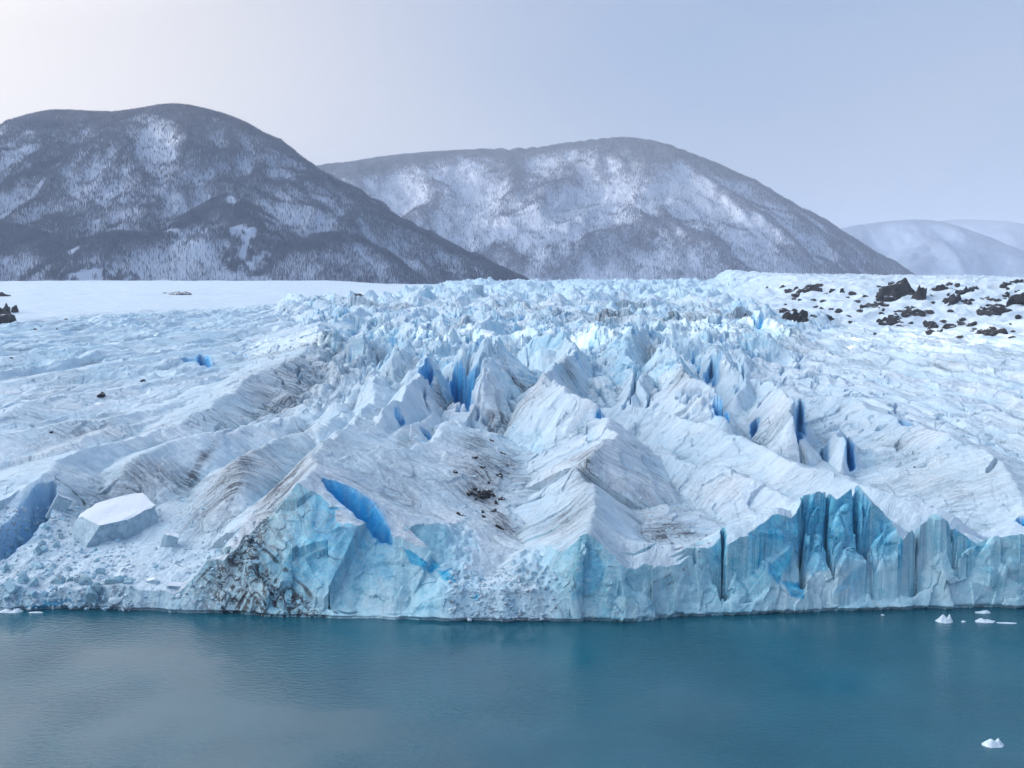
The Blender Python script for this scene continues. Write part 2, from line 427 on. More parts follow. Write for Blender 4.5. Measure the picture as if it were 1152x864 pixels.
# ------------------------------------------------------------------ sample the glacier
tin = np.linspace(-.545, .545, 1180)
tl = -.545 - np.linspace(0, 1, 90)[1:] ** 1.3 * .45
tan_ = np.concatenate([tl[::-1], tin, -tl])
offs = [-3.0, -1.5, -.7, -.3]
o = 0.0
while o < 20: offs.append(o); o += .068
yv = 178 + o
rows_far = []
while yv < 2500:
    rows_far.append(yv - 178); yv += .17 * (yv / 190) ** 1.72
offs = np.array(offs + rows_far)
nr, nc = len(offs), len(tan_)
x0 = tan_ * 178
y0 = yw(x0)
T, O = np.meshgrid(tan_, offs)
Y = np.where(O < 20, y0[None, :] + O, np.interp(O, [20, 140], [0, 1]) * 178 + (1 - np.interp(O, [20, 140], [0, 1])) * y0[None, :] + O)
X = T * Y
sh = X.shape
H, A = height(X.ravel(), Y.ravel(), attrs=True)
Z = H.copy(); Xf = X.ravel().copy(); Yf = Y.ravel().copy()
print('grid', nr, nc, nr * nc); tick('grid')

_sl = hit
def hit(px, carve=True):
    """same as before, read off the sampled sheet: a camera ray stays in one column of it"""
    out = []
    Zg = Z.reshape(sh)
    for (u, v) in px:
        x_, y_, z_ = ray(u, v); t_ = x_ / y_
        j = np.interp(t_, tan_, np.arange(nc)); j0 = min(int(j), nc - 2); f = j - j0
        D = Y[:, j0] * (1 - f) + Y[:, j0 + 1] * f; Hc = np.maximum(Zg[:, j0] * (1 - f) + Zg[:, j0 + 1] * f, 0)
        G = CAMH + z_ / y_ * D - Hc
        k = int(np.argmax(G < 0)) if (G < 0).any() else len(D) - 1
        if k == 0: d = D[0]
        else:
            a0, a1 = G[k - 1], G[k]; t = a0 / (a0 - a1) if a0 > 0 > a1 else 1
            d = D[k - 1] + t * (D[k] - D[k - 1])
        out.append((t_ * d, d, CAMH + z_ / y_ * d))
    return np.array(out)

# real sideways relief on the calved face
cl = (A['isc'] & (Z > -1))
w = sstep(0, 3, A['cut'][cl]) * sstep(-1, .6, Z[cl])
xs, ys, zs = Xf[cl], Yf[cl], Z[cl]
dsp = perlin3(xs / 2.6, ys / 2.6, zs / 4, 3) * .22 + facets(xs, ys, zs, 3.2, 4) * .26 + facets(xs, ys, zs * .8, 4.6, 14) * .75 * sstep(xu(600), xu(660), xs) + perlin3(xs / .8, ys / .8, zs / .8, 5) * .05
Yf[cl] -= dsp * w
Z[cl] += dsp * w * .3
Yf[cl] += sstep(.75, .1, Z[cl]) * 1.0

# ------------------------------------------------------------------ colour attributes: dirt with painted cavity shade, blue, ice, snow, flank coordinates
gx, gy = np.gradient(Z.reshape(sh))[1], np.gradient(Z.reshape(sh))[0]
dxs = np.gradient(Xf.reshape(sh))[1]; dys = np.gradient(Yf.reshape(sh))[0]
dys = np.where(np.abs(dys) < .02, .02, dys)
slope = np.hypot(gx / dxs, gy / dys).ravel()
x, y = X.ravel(), Y.ravel()
isc = A['isc'] & (A['cut'] > .15)
rub = np.clip(sstep(xu(230), xu(180), x) + sstep(xu(470), xu(520), x) * sstep(xu(650), xu(600), x), 0, 1) * A['isc']
ice = np.zeros(x.shape)
ice = np.where(isc, 1 - .6 * rub, ice)
u_on = A['cm'] * sstep(.35, 1.3, slope) * (.35 + .45 * sstep(-.3, .5, perlin(x / 17, y / 22, 61)))
ice = np.maximum(ice, u_on)
Zg_ = Z.reshape(sh)
def boxb(a, ry, rx):
    c = np.cumsum(np.pad(a, ((ry + 1, ry), (0, 0)), mode='edge'), 0); a = (c[2 * ry + 1:] - c[:-2 * ry - 1]) / (2 * ry + 1)
    c = np.cumsum(np.pad(a, ((0, 0), (rx + 1, rx)), mode='edge'), 1); return (c[:, 2 * rx + 1:] - c[:, :-2 * rx - 1]) / (2 * rx + 1)
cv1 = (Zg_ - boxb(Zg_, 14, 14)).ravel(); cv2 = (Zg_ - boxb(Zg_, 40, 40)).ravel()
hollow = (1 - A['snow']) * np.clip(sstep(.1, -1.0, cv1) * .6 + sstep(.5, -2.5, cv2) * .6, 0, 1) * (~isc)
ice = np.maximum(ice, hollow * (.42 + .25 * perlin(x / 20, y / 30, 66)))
ice = np.maximum(ice, .20 * (1 - A['snow']) * sstep(-.5, .3, perlin(x / 30, y / 40, 67)))
leftblue = sstep(-40, -140, x + .25 * (y - 400)) * sstep(300, 420, y) * A['side'] * (1 - A['snow'])
ice = np.maximum(ice, leftblue * (.25 + .3 * sstep(-.2, .5, fbm(x / 30, y / 45, 3, 62))))
ice = np.maximum(ice, (1 - A['snow']) * sstep(800, 1200, y) * .45)
blue = A['blue'].copy()
cavn = fins(x / wfan(y) + 3, y + 9, 11, 17, 1.0, .62, 11, .55)
blue = np.maximum(blue, A['cm'] * sstep(.35, .6, cavn) * sstep(.9, 1.8, slope) * .45 * sstep(900, 500, y))

dirt = np.zeros(x.shape)
def blob(u, v, ru, rv, s, sx=1.0):
    p = hit([(u, v)])[0]
    rx = ru / F * p[1]; ry = rv / F * p[1] * 4.0
    d = ((x - p[0]) / rx) ** 2 + ((y - p[1]) / ry) ** 2
    m = d < 9
    dirt[m] += s * np.exp(-d[m] * 1.1)
for b in [(345,430,60,26,.55),(310,455,40,20,.5),(378,395,40,15,.35),(190,545,40,10,.4),(320,545,34,26,.75),(545,530,20,18,.75),(540,560,20,9,.8),(535,500,22,12,.55),(560,590,20,10,.6),(575,520,12,10,.8),(560,480,16,8,.8),
          (655,520,16,30,.45),(590,452,22,10,.6),(770,420,16,10,.6),(735,395,16,8,.6),(640,585,26,16,.45),(760,600,34,8,.75),(740,590,30,12,.4),(700,345,80,10,.6),(620,350,60,8,.4),
          (440,345,60,8,.45),(520,360,40,8,.4),(250,540,30,24,.6),(150,530,30,10,.35),(720,505,14,6,.3),(460,560,60,30,.30),(120,575,40,14,.5),(300,620,70,14,.3),(830,350,30,6,.5),(880,380,60,8,.25),
          (1060,410,60,6,.35),(870,480,26,16,.3),(1010,510,30,16,.2),(900,395,50,8,.3),(430,400,18,8,.3),(200,470,120,18,.15),(268,522,9,5,1.2),(263,545,8,6,1.2),(332,527,8,7,1.2),(588,434,16,4,1.2),(225,520,5,14,.9),(640,420,12,14,.5),(500,455,16,10,.6),(455,500,10,8,.5),(300,400,50,8,.5),(560,345,60,8,.5),(680,350,50,7,.7),(760,350,50,7,.6)]:  # small strong spots at left paint the shade of ice cavities
    blob(*b)
gr_ = A['Rm'] * sstep(.12, .4, fbm(x / 14, y / 30, 5, 88, .7)) * sstep(20, 60, base(x, y) - 14)
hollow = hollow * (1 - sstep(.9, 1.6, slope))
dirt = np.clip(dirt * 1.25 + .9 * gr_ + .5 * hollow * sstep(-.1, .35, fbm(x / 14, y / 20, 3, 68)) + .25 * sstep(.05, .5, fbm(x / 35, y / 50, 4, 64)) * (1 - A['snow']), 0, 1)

def paint(px, width, arr, val, fall=1.0):
    """a seam on the ice: distance in 3-D to a polyline laid on the surface"""
    Q = hit(px)
    r = width * 3
    m = (Xf > Q[:, 0].min() - r) & (Xf < Q[:, 0].max() + r) & (Yf > Q[:, 1].min() - r - 2) & (Yf < Q[:, 1].max() + r + 2) & (Z > Q[:, 2].min() - r) & (Z < Q[:, 2].max() + r)
    idx = np.nonzero(m)[0]
    if not len(idx): return
    P = np.stack([Xf[idx], Yf[idx], Z[idx]], 1)
    P = P + np.stack([perlin3(P[:, 0] / 1.5, P[:, 1] / 1.5, P[:, 2] / 1.5, 9)] * 3, 1) * np.array([.6, .6, .6]) * min(1, width * 1.5)
    best = np.full(len(idx), 1e9)
    for i in range(len(Q) - 1):
        a, b = Q[i], Q[i + 1]; ab = b - a
        t = np.clip((P - a) @ ab / (ab @ ab + 1e-9), 0, 1)
        d = np.linalg.norm(P - a - t[:, None] * ab, axis=1)
        best = np.minimum(best, d)
    arr[idx] = np.maximum(arr[idx], val * sstep(width, width * .4, best))
def fillpoly(px, arr, val, soft=.35):
    """a pane of clear ice on the face: polygon in (x, z) of the wall"""
    Q = hit(px)[:, [0, 2]]
    m = isc & (Xf > Q[:, 0].min()) & (Xf < Q[:, 0].max()) & (Z > Q[:, 1].min()) & (Z < Q[:, 1].max())
    idx = np.nonzero(m)[0]
    if not len(idx): return
    px_ = Xf[idx] + perlin(Xf[idx] / 2, Z[idx] / 2, 71) * .4; pz = Z[idx] + perlin(Xf[idx] / 2, Z[idx] / 2, 72) * .4
    ins = np.zeros(len(idx), bool); dm = np.full(len(idx), 1e9)
    n = len(Q)
    for i in range(n):
        ax, az = Q[i]; bx, bz = Q[(i + 1) % n]
        c = ((az > pz) != (bz > pz)) & (px_ < (bx - ax) * (pz - az) / (bz - az + 1e-12) + ax)
        ins ^= c
        L2 = (bx - ax) ** 2 + (bz - az) ** 2 + 1e-9
        t = np.clip(((px_ - ax) * (bx - ax) + (pz - az) * (bz - az)) / L2, 0, 1)
        dm = np.minimum(dm, np.hypot(px_ - ax - t * (bx - ax), pz - az - t * (bz - az)))
    arr[idx] = np.maximum(arr[idx], val * ins * sstep(0, soft, dm))

gl0 = 8.5 * np.clip((xu(372) - x) / (xu(372) - xu(285)), 0, 1)
seam = np.clip(A['crk'] * .6, 0, 1); pane = np.zeros(x.shape)  # fracture slots also painted dark, as the shade inside them
pane += .45 * isc * sstep(xu(300), xu(345), x) * sstep(xu(450), xu(420), x) * sstep(3, 8, Z) * sstep(-.6, .6, Z - gl0) 
pane += .72 * isc * sstep(xu(790), xu(815), x) * sstep(xu(1035), xu(1000), x) * sstep(6, 12, Z)
for px, wd in [([(255,628),(275,622),(300,618),(320,640),(345,665),(362,692)], .55), ([(215,660),(235,640),(255,628)], .5), ([(300,618),(290,640),(300,670)], .3),
               ([(320,640),(330,665),(325,690)], .3), ([(345,665),(380,690)], .3), ([(230,650),(260,670),(250,690)], .35), ([(270,640),(280,665),(300,690)], .3),
               ([(660,612),(675,622),(690,620)], .25), ([(690,650),(735,655),(770,640),(787,620),(795,602)], .35), ([(700,690),(730,665),(770,650),(790,640)], .3),
               ([(725,612),(722,640),(735,655)], .3), ([(745,615),(752,640)], .3), ([(760,618),(790,612)], .7), ([(795,602),(797,612)], .6),
               ([(862,572),(860,600),(858,625)], .35), ([(846,590),(850,640)], .2), ([(890,580),(892,610),(898,640)], .35), ([(912,555),(912,590),(920,610)], .3),
               ([(940,560),(945,610),(938,640)], .18), ([(990,580),(992,600)], .25), ([(1050,590),(1058,650)], .3), ([(1012,600),(1020,630)], .25), ([(856,650),(857,692)], .15),
               ([(55,535),(62,545),(40,570),(35,600)], .3), ([(60,535),(85,555),(95,568)], .5), ([(190,632),(215,640),(245,630)], .2), ([(600,700),(640,690),(700,690)], .2)]:
    paint(px, wd * (.75 if px[0][0] < 600 else .5), seam, .9 if px[0][0] < 600 else .7)
for px, s in [([(362,536),(352,560),(345,610),(380,625),(420,620),(400,590),(375,560)], .7), ([(330,630),(345,610),(400,640),(380,650),(345,648)], .5),
              ([(452,612),(475,625),(500,640),(485,645),(460,635)], 1), ([(486,640),(510,645),(515,658),(500,655)], 1), ([(525,668),(540,668),(538,678)], 1),
              ([(805,605),(815,590),(850,570),(862,580),(860,625),(850,650),(835,620),(815,605)], .95), ([(862,570),(885,562),(890,580),(892,630),(875,660),(860,640)], .9),
              ([(892,590),(910,560),(925,552),(955,550),(950,600),(930,640),(900,640)], .6), ([(955,545),(985,575),(988,610),(975,625),(955,600)], .5),
              ([(875,652),(900,650),(905,675),(890,672)], 1), ([(1005,590),(1020,610),(1028,630),(1012,620)], .9), ([(1064,585),(1090,600),(1110,615),(1090,620),(1070,605)], .7),
              ([(655,625),(668,612),(685,640),(670,665),(640,675)], .45), ([(662,600),(690,602),(700,610),(680,622),(665,615)], .4), ([(415,625),(445,640),(440,655),(400,640)], .5),
              ([(1130,600),(1152,590),(1152,612),(1140,612)], 1), ([(30,590),(60,545),(68,550),(40,600)], .8), ([(20,680),(80,672),(85,686),(30,688)], .9), ([(960,640),(985,620),(990,650),(930,670)], .5)]:
    fillpoly(px, pane, s)

Uc = A['U']; Vc = A['V']

def new_mesh_obj(name, verts, quads, mat, smooth=True, parent=None, attrs=None, tris=None, normals=None):
    me = bpy.data.meshes.new(name)
    faces = quads if quads is not None else tris
    k = faces.shape[1]
    me.vertices.add(len(verts)); me.vertices.foreach_set('co', verts.astype(f32).ravel())
    me.loops.add(faces.size); me.loops.foreach_set('vertex_index', faces.astype(np.int32).ravel())
    me.polygons.add(len(faces)); me.polygons.foreach_set('loop_start', np.arange(0, faces.size, k, dtype=np.int32))
    me.polygons.foreach_set('use_smooth', smooth if isinstance(smooth, np.ndarray) else np.full(len(faces), smooth))
    me.update(calc_edges=True)
    if attrs:
        for n, a in attrs.items():
            if a.ndim == 1:
                t = me.attributes.new(n, 'FLOAT', 'POINT'); t.data.foreach_set('value', a.astype(f32))
            else:
                t = me.attributes.new(n, 'FLOAT_VECTOR', 'POINT'); t.data.foreach_set('vector', a.astype(f32).ravel())
    if normals is not None:
        me.normals_split_custom_set_from_vertices(normals)
    me.materials.append(mat)
    o = bpy.data.objects.new(name, me); C.objects.link(o)
    if parent: o.parent = parent
    return o

def tag(o, label=None, cat=None, group=None, kind=None):
    if label: o['label'] = label
    if cat: o['category'] = cat
    if group: o['group'] = group
    if kind: o['kind'] = kind
    return o

# ------------------------------------------------------------------ node helpers
def mat(name):
    m = bpy.data.materials.new(name); m.use_nodes = True
    nt = m.node_tree; nt.nodes.clear()
    out = nt.nodes.new('ShaderNodeOutputMaterial'); b = nt.nodes.new('ShaderNodeBsdfPrincipled')
    nt.links.new(b.outputs[0], out.inputs[0])
    return m, nt, b
class N:
    def __init__(s, nt): s.nt = nt
    def n(s, t, **k):
        o = s.nt.nodes.new(t)
        for a, v in k.items(): setattr(o, a, v)
        return o
    def l(s, a, b): s.nt.links.new(a, b)
    def attr(s, name, out='Fac'):
        o = s.n('ShaderNodeAttribute'); o.attribute_name = name; return o.outputs[out]
    def noise(s, vec, scale, detail=4, rough=.55, dist=0, out=0):
        o = s.n('ShaderNodeTexNoise'); o.inputs['Scale'].default_value = scale; o.inputs['Detail'].default_value = detail
        o.inputs['Roughness'].default_value = rough; o.inputs['Distortion'].default_value = dist
        s.l(vec, o.inputs['Vector']); return o.outputs[out]
    def scale(s, vec, sx, sy, sz):
        o = s.n('ShaderNodeMapping'); o.inputs['Scale'].default_value = (sx, sy, sz); s.l(vec, o.inputs['Vector']); return o.outputs[0]
    def ramp(s, fac, a, b, lo=0, hi=1):
        o = s.n('ShaderNodeMapRange'); o.inputs[1].default_value = a; o.inputs[2].default_value = b
        o.inputs[3].default_value = lo; o.inputs[4].default_value = hi; s.l(fac, o.inputs[0]); return o.outputs[0]
    def math(s, op, a, b=None, clamp=False):
        o = s.n('ShaderNodeMath', operation=op); o.use_clamp = clamp
        for i, v in enumerate((a, b)):
            if v is None: continue
            if isinstance(v, (int, float)): o.inputs[i].default_value = v
            else: s.l(v, o.inputs[i])
        return o.outputs[0]
    def mix(s, fac, a, b):
        o = s.n('ShaderNodeMix', data_type='RGBA')
        for i, v in ((0, fac), (6, a), (7, b)):
            if isinstance(v, (int, float)): o.inputs[i].default_value = v
            elif isinstance(v, tuple): o.inputs[i].default_value = (*v, 1)
            else: s.l(v, o.inputs[i])
        return o.outputs[2]
    def bump(s, h, strength, dist, nrm=None):
        o = s.n('ShaderNodeBump'); o.inputs['Strength'].default_value = strength; o.inputs['Distance'].default_value = dist
        s.l(h, o.inputs['Height'])
        if nrm is not None: s.l(nrm, o.inputs['Normal'])
        return o.outputs[0]

# ---- ice and snow of the glacier
M_ice, nt, B = mat('glacier_ice'); q = N(nt)
geo = q.n('ShaderNodeNewGeometry'); P = geo.outputs['Position']
fl = q.attr('flank', 'Vector')
a_d, a_b, a_i, a_s, a_p, a_w = [q.attr(n) for n in ('dirt', 'blue', 'ice', 'seam', 'pane', 'wall')]
st1 = q.noise(q.scale(fl, .9, .07, 1), 1, 6, .65)
st2 = q.noise(q.scale(fl, 2.6, .22, 1), 1, 5, .7)
n_big = q.noise(P, .09, 4, .6)
n_mid = q.noise(P, .5, 6, .65, .6)
n_fin = q.noise(P, 2.4, 5, .65)
snowc = q.mix(q.ramp(n_big, .35, .65), (.64, .77, .88), (.78, .85, .91))
snowc = q.mix(q.math('MULTIPLY', q.ramp(st1, .42, .66), .36), snowc, (.50, .57, .68))
palei = q.mix(q.ramp(n_mid, .35, .68), (.27, .58, .76), (.55, .77, .88))
palei = q.mix(q.math('MULTIPLY', q.ramp(st2, .5, .7), .35), palei, (.22, .45, .60))
vein = q.noise(q.scale(P, .28, .28, .6), 1, 5, .6, 2.2)
veinr = q.math('SUBTRACT', 1, q.ramp(q.math('ABSOLUTE', q.math('SUBTRACT', vein, .5)), 0, .05), clamp=True)
wallc = q.mix(q.ramp(n_mid, .36, .62), (.11, .45, .60), (.36, .68, .79))
wallc = q.mix(q.ramp(n_big, .38, .66), wallc, (.52, .73, .81))
wallc = q.mix(q.math('MULTIPLY', veinr, .45), wallc, (.66, .78, .84))
panec = q.mix(q.ramp(n_mid, .4, .65), (.005, .30, .56), (.06, .55, .78))
panec = q.mix(q.math('MULTIPLY', veinr, .35), panec, (.40, .65, .76))
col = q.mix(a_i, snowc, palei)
col = q.mix(a_w, col, wallc)
col = q.mix(a_p, col, panec)
deep = q.mix(q.ramp(n_mid, .35, .7), (.005, .34, .78), (.07, .56, .92))
col = q.mix(a_b, col, deep)
dm = q.math('MULTIPLY', q.ramp(st1, .42, .62), q.ramp(st2, .35, .7))
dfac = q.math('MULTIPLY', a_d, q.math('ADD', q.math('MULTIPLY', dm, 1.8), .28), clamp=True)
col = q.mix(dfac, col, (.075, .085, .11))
# thin general streaks
gfac = q.math('MULTIPLY', q.math('MULTIPLY', q.ramp(st1, .50, .66), q.ramp(st2, .42, .62)), .62)
gfac = q.math('MULTIPLY', gfac, q.ramp(q.noise(P, .045, 4, .6), .36, .58))
gfac = q.math('MULTIPLY', gfac, q.math('SUBTRACT', 1, q.attr('snowfield')))
col = q.mix(gfac, col, (.20, .24, .31))
sp_ = q.ramp(q.noise(P, 1.1, 7, .8), .53, .60)
col = q.mix(q.math('MULTIPLY', sp_, q.math('MULTIPLY', a_d, .9)), col, (.05, .05, .06))
dw = q.math('MULTIPLY', q.attr('grime'), q.ramp(q.noise(P, .55, 7, .72, 1.6), .45, .55))
col = q.mix(dw, col, (.022, .030, .045))
col = q.mix(q.math('MULTIPLY', a_s, .93), col, (.012, .02, .03))
q.l(col, B.inputs['Base Color'])
B.inputs['Roughness'].default_value = .6
q.l(q.ramp(q.math('MAXIMUM', a_w, a_b), 0, 1, .75, .30), B.inputs['Roughness'])
B.inputs['Specular IOR Level'].default_value = .45
bh = q.math('ADD', q.math('MULTIPLY', n_fin, .4), q.math('MULTIPLY', st2, 1.0))
ba = q.n('ShaderNodeBump'); ba.inputs['Distance'].default_value = 1.2; q.l(n_mid, ba.inputs['Height']); q.l(q.ramp(a_w, 0, 1, .6, .28), ba.inputs['Strength'])
bb = q.n('ShaderNodeBump'); bb.inputs['Distance'].default_value = .5; q.l(bh, bb.inputs['Height']); q.l(q.ramp(a_w, 0, 1, .8, .3), bb.inputs['Strength'])
q.l(ba.outputs[0], bb.inputs['Normal']); q.l(bb.outputs[0], B.inputs['Normal'])

tick('attrs')
# ---- split the sheet: named seracs and ridges, wall sections, and the glacier body
own = A['own'].copy(); own[isc] = -1
SECT = [(-9999, 185, 'shore_rubble', None), (185, 352, 'ice_cliff', 'grey ice cliff with branching black dirt seams at the waterline'),
        (352, 500, 'ice_cliff', 'blue pyramid-shaped ice face with clear blue panes beside the crescent crevasse'), (500, 632, 'x', None),
        (632, 792, 'ice_cliff', 'rounded teal ice face under a dark dirt band right of centre'),
        (792, 1012, 'ice_cliff', 'tall fluted bright blue ice wall, the bluest of the shore'), (1012, 99999, 'ice_cliff', 'pale grey-blue ice cliff at the right edge above the small ice floes')]
ids = own.reshape(sh).copy()
isc2 = isc.reshape(sh)
uu = (Xf / np.maximum(Yf, 1) * F + 576).reshape(sh)
for k, (a, b, n_, lab) in enumerate(SECT):
    if lab:
        wob = perlin(Z.reshape(sh) / 5, Z.reshape(sh) * 0 + k, 81) * 6
        ids = np.where(isc2 & (uu + wob > a) & (uu + wob <= b), 100 + k, ids)
fid = ids[:-1, :-1].copy()
for k in range(len(RIDGES)):
    if RIDGES[k][6] is None: fid[fid == k] = -1
def keep_largest(mask):
    rows, cols = np.nonzero(mask.any(1))[0], None
    par = []; size = []
    def find(i):
        while par[i] != i: par[i] = par[par[i]]; i = par[i]
        return i
    prev = []; runs = []
    for r0 in range(rows[0], rows[-1] + 1):
        line = mask[r0]; dd = np.diff(np.concatenate([[0], line.view(np.int8), [0]])); st, en = np.nonzero(dd == 1)[0], np.nonzero(dd == -1)[0]
        cur = []
        for a, b in zip(st, en):
            i = len(par); par.append(i); size.append(b - a); cur.append((a, b, i)); runs.append((r0, a, b, i))
            for (pa, pb, pi_) in prev:
                if pa < b and a < pb:
                    x1, x2 = find(i), find(pi_)
                    if x1 != x2: par[x1] = x2; size[x2] += size[x1]
        prev = cur
    if not par: return mask
    best = max((find(i) for i in range(len(par))), key=lambda i: size[i])
    out = np.zeros_like(mask)
    for r0, a, b, i in runs:
        if find(i) == best: out[r0, a:b] = True
    return out
for k in [k for k in range(len(RIDGES)) if RIDGES[k][6]] + [100 + k for k in range(len(SECT)) if SECT[k][3]]:
    mk = fid == k
    if mk.any(): fid[mk & ~keep_largest(mk)] = -1
base_i = (np.arange(nr - 1)[:, None] * nc + np.arange(nc - 1)[None, :])
quads = np.stack([base_i, base_i + 1, base_i + nc + 1, base_i + nc], -1).reshape(-1, 4)
fidf = fid.ravel()
verts = np.stack([Xf, Yf, Z], 1)
# normals of the whole sheet, kept on every piece so that no seam shows
e1 = verts[quads[:, 2]] - verts[quads[:, 0]]; e2 = verts[quads[:, 3]] - verts[quads[:, 1]]
fn = np.cross(e1, e2); fn /= np.linalg.norm(fn, axis=1)[:, None] + 1e-12
vn = np.zeros_like(verts)
for j in range(4):
    for c_ in range(3):
        vn[:, c_] += np.bincount(quads[:, j], weights=fn[:, c_], minlength=len(verts))
vn /= np.linalg.norm(vn, axis=1)[:, None] + 1e-12
gl_ = 8.5 * np.clip((xu(372) - x) / (xu(372) - xu(285)), 0, 1)
grime = np.clip(sstep(xu(205), xu(250), x) * np.where(x < xu(285), 1, sstep(gl_ + .6, gl_ - .6, Z)) + .75 * sstep(xu(700), xu(735), x) * sstep(xu(800), xu(785), x) * sstep(9, 13, Z) + .25 * sstep(xu(20), xu(60), x) * sstep(xu(240), xu(190), x), 0, 1) * isc
wall = np.where(isc, 1 - .75 * rub, 0)
wall = np.maximum(wall, sstep(1.3, 2.2, slope) * (A['d'] < 22) * (1 - rub) * (Z > -2)) 
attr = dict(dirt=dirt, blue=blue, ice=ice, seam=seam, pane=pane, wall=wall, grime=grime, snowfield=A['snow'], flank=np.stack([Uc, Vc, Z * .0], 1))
dev = np.min([np.einsum('ij,ij->i', vn[quads[:, j]], fn) for j in range(4)], axis=0) > .80
order = [-1] + [k for k in range(len(RIDGES)) if RIDGES[k][6]] + [100 + k for k in range(len(SECT)) if SECT[k][3]]
for k in order:
    sel = fidf == k
    if sel.sum() < 40: print('empty', k); continue
    qd = quads[sel]
    ui, inv = np.unique(qd, return_inverse=True)
    nm = 'glacier' if k == -1 else (SECT[k - 100][2] if k >= 100 else ('ice_ridge' if RIDGES[k][0] == 'ridge' else 'serac'))
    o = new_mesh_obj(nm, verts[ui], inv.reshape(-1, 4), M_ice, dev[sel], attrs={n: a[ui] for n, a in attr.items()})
    if k == -1: tag(o, kind='structure')
    elif k >= 100: tag(o, SECT[k - 100][3], 'ice cliff', 'ice cliffs along the water')
    else: tag(o, RIDGES[k][6], 'ice ridge' if RIDGES[k][0] == 'ridge' else 'serac', 'ridges of the glacier' if RIDGES[k][0] == 'ridge' else 'seracs of the glacier')


tick('split')
# ------------------------------------------------------------------ small helper meshes
def ico(sub):
    import bmesh
    bm = bmesh.new(); bmesh.ops.create_icosphere(bm, subdivisions=sub, radius=1)
    v = np.array([p.co[:] for p in bm.verts]); f = np.array([[p.index for p in t.verts] for t in bm.faces]); bm.free()
    return v, f
ICO2, ICO3 = ico(2), ico(4)
def chiselled(sub, n, seed, rough=.04):
    """a broken block: a ball cut by n random planes"""
    r = np.random.default_rng(seed); v, f = (ICO3 if sub else ICO2); v = v.copy()
    for _ in range(n):
        d = r.normal(size=3); d /= np.linalg.norm(d); c = r.uniform(.45, .8)
        t = np.maximum(v @ d - c, 0); v = v - t[:, None] * d
    if rough:
        o = r.uniform(0, 50); nn = perlin3(v[:, 0] * 2.5 + o, v[:, 1] * 2.5, v[:, 2] * 2.5, 3) + .5 * perlin3(v[:, 0] * 6 + o, v[:, 1] * 6, v[:, 2] * 6, 4)
        v = v * (1 + rough * nn)[:, None]
    return v, f

# ------------------------------------------------------------------ rock, floe and block materials
M_rock, nt, B = mat('dark_rock'); q = N(nt)
P = q.n('ShaderNodeNewGeometry'); nz = q.n('ShaderNodeSeparateXYZ'); q.l(P.outputs['Normal'], nz.inputs[0])
pn = q.noise(P.outputs['Position'], .7, 6, .7)
rc = q.mix(q.ramp(pn, .35, .7), (.010, .011, .016), (.050, .045, .048))
sn = q.ramp(q.math('ADD', nz.outputs[2], q.math('MULTIPLY', q.noise(P.outputs['Position'], .45, 6, .75), .8)), 1.33, 1.39)
q.l(q.mix(sn, rc, (.78, .82, .88)), B.inputs['Base Color']); B.inputs['Roughness'].default_value = .85
q.l(q.bump(pn, .8, .8), B.inputs['Normal'])

M_floe, nt, B = mat('floating_ice'); q = N(nt)
P = q.n('ShaderNodeNewGeometry').outputs['Position']
pn = q.noise(P, 1.6, 5, .6)
q.l(q.mix(q.ramp(pn, .35, .7), (.60, .74, .84), (.82, .87, .92)), B.inputs['Base Color']); B.inputs['Roughness'].default_value = .5
q.l(q.bump(pn, .5, .15), B.inputs['Normal'])

M_block, nt, B = mat('block_ice'); q = N(nt)
g = q.n('ShaderNodeNewGeometry'); P = g.outputs['Position']; nz = q.n('ShaderNodeSeparateXYZ'); q.l(g.outputs['Normal'], nz.inputs[0])
pn = q.noise(P, .8, 6, .65, .8)
side_c = q.mix(q.ramp(pn, .35, .68), (.27, .40, .49), (.52, .64, .72))
side_c = q.mix(q.math('MULTIPLY', q.ramp(q.noise(q.scale(P, 2, 2, .5), 1, 5, .7), .55, .7), .5), side_c, (.10, .14, .18))
q.l(q.mix(q.ramp(nz.outputs[2], .62, .8), side_c, (.79, .83, .89)), B.inputs['Base Color']); B.inputs['Roughness'].default_value = .6
q.l(q.bump(pn, .6, .35), B.inputs['Normal'])

# ------------------------------------------------------------------ lake and ground
def sheet(name, x0_, x1_, y0_, y1_, z, m):
    v = np.array([[x0_, y0_, z], [x1_, y0_, z], [x1_, y1_, z], [x0_, y1_, z]], float)
    return new_mesh_obj(name, v, np.array([[0, 1, 2, 3]]), m, False)
M_water, nt, B = mat('lake_water'); q = N(nt)
P = q.n('ShaderNodeNewGeometry').outputs['Position']
wn = q.noise(P, .05, 3, .5)
q.l(q.mix(q.ramp(wn, .35, .65), (.004, .082, .122), (.008, .105, .150)), B.inputs['Base Color'])
B.inputs['Roughness'].default_value = .06; B.inputs['IOR'].default_value = 1.38; B.inputs['Specular IOR Level'].default_value = 1.0
w1 = q.noise(q.scale(P, .9, 1.3, 1), 1.0, 3, .55, .3); w2 = q.noise(q.scale(P, .8, 1.5, 1), 3.4, 4, .6, .4)
w3 = q.noise(P, .035, 2, .5)
wh = q.math('ADD', q.math('MULTIPLY', w1, .55), q.math('MULTIPLY', w2, .28))
bmp = q.n('ShaderNodeBump'); bmp.inputs['Distance'].default_value = 1.0
q.l(q.ramp(w3, .36, .60, .05, .32), bmp.inputs['Strength']); q.l(wh, bmp.inputs['Height']); q.l(bmp.outputs[0], B.inputs['Normal'])
tag(sheet('lake', -3000, 3000, -1500, 200, 0, M_water), kind='structure')

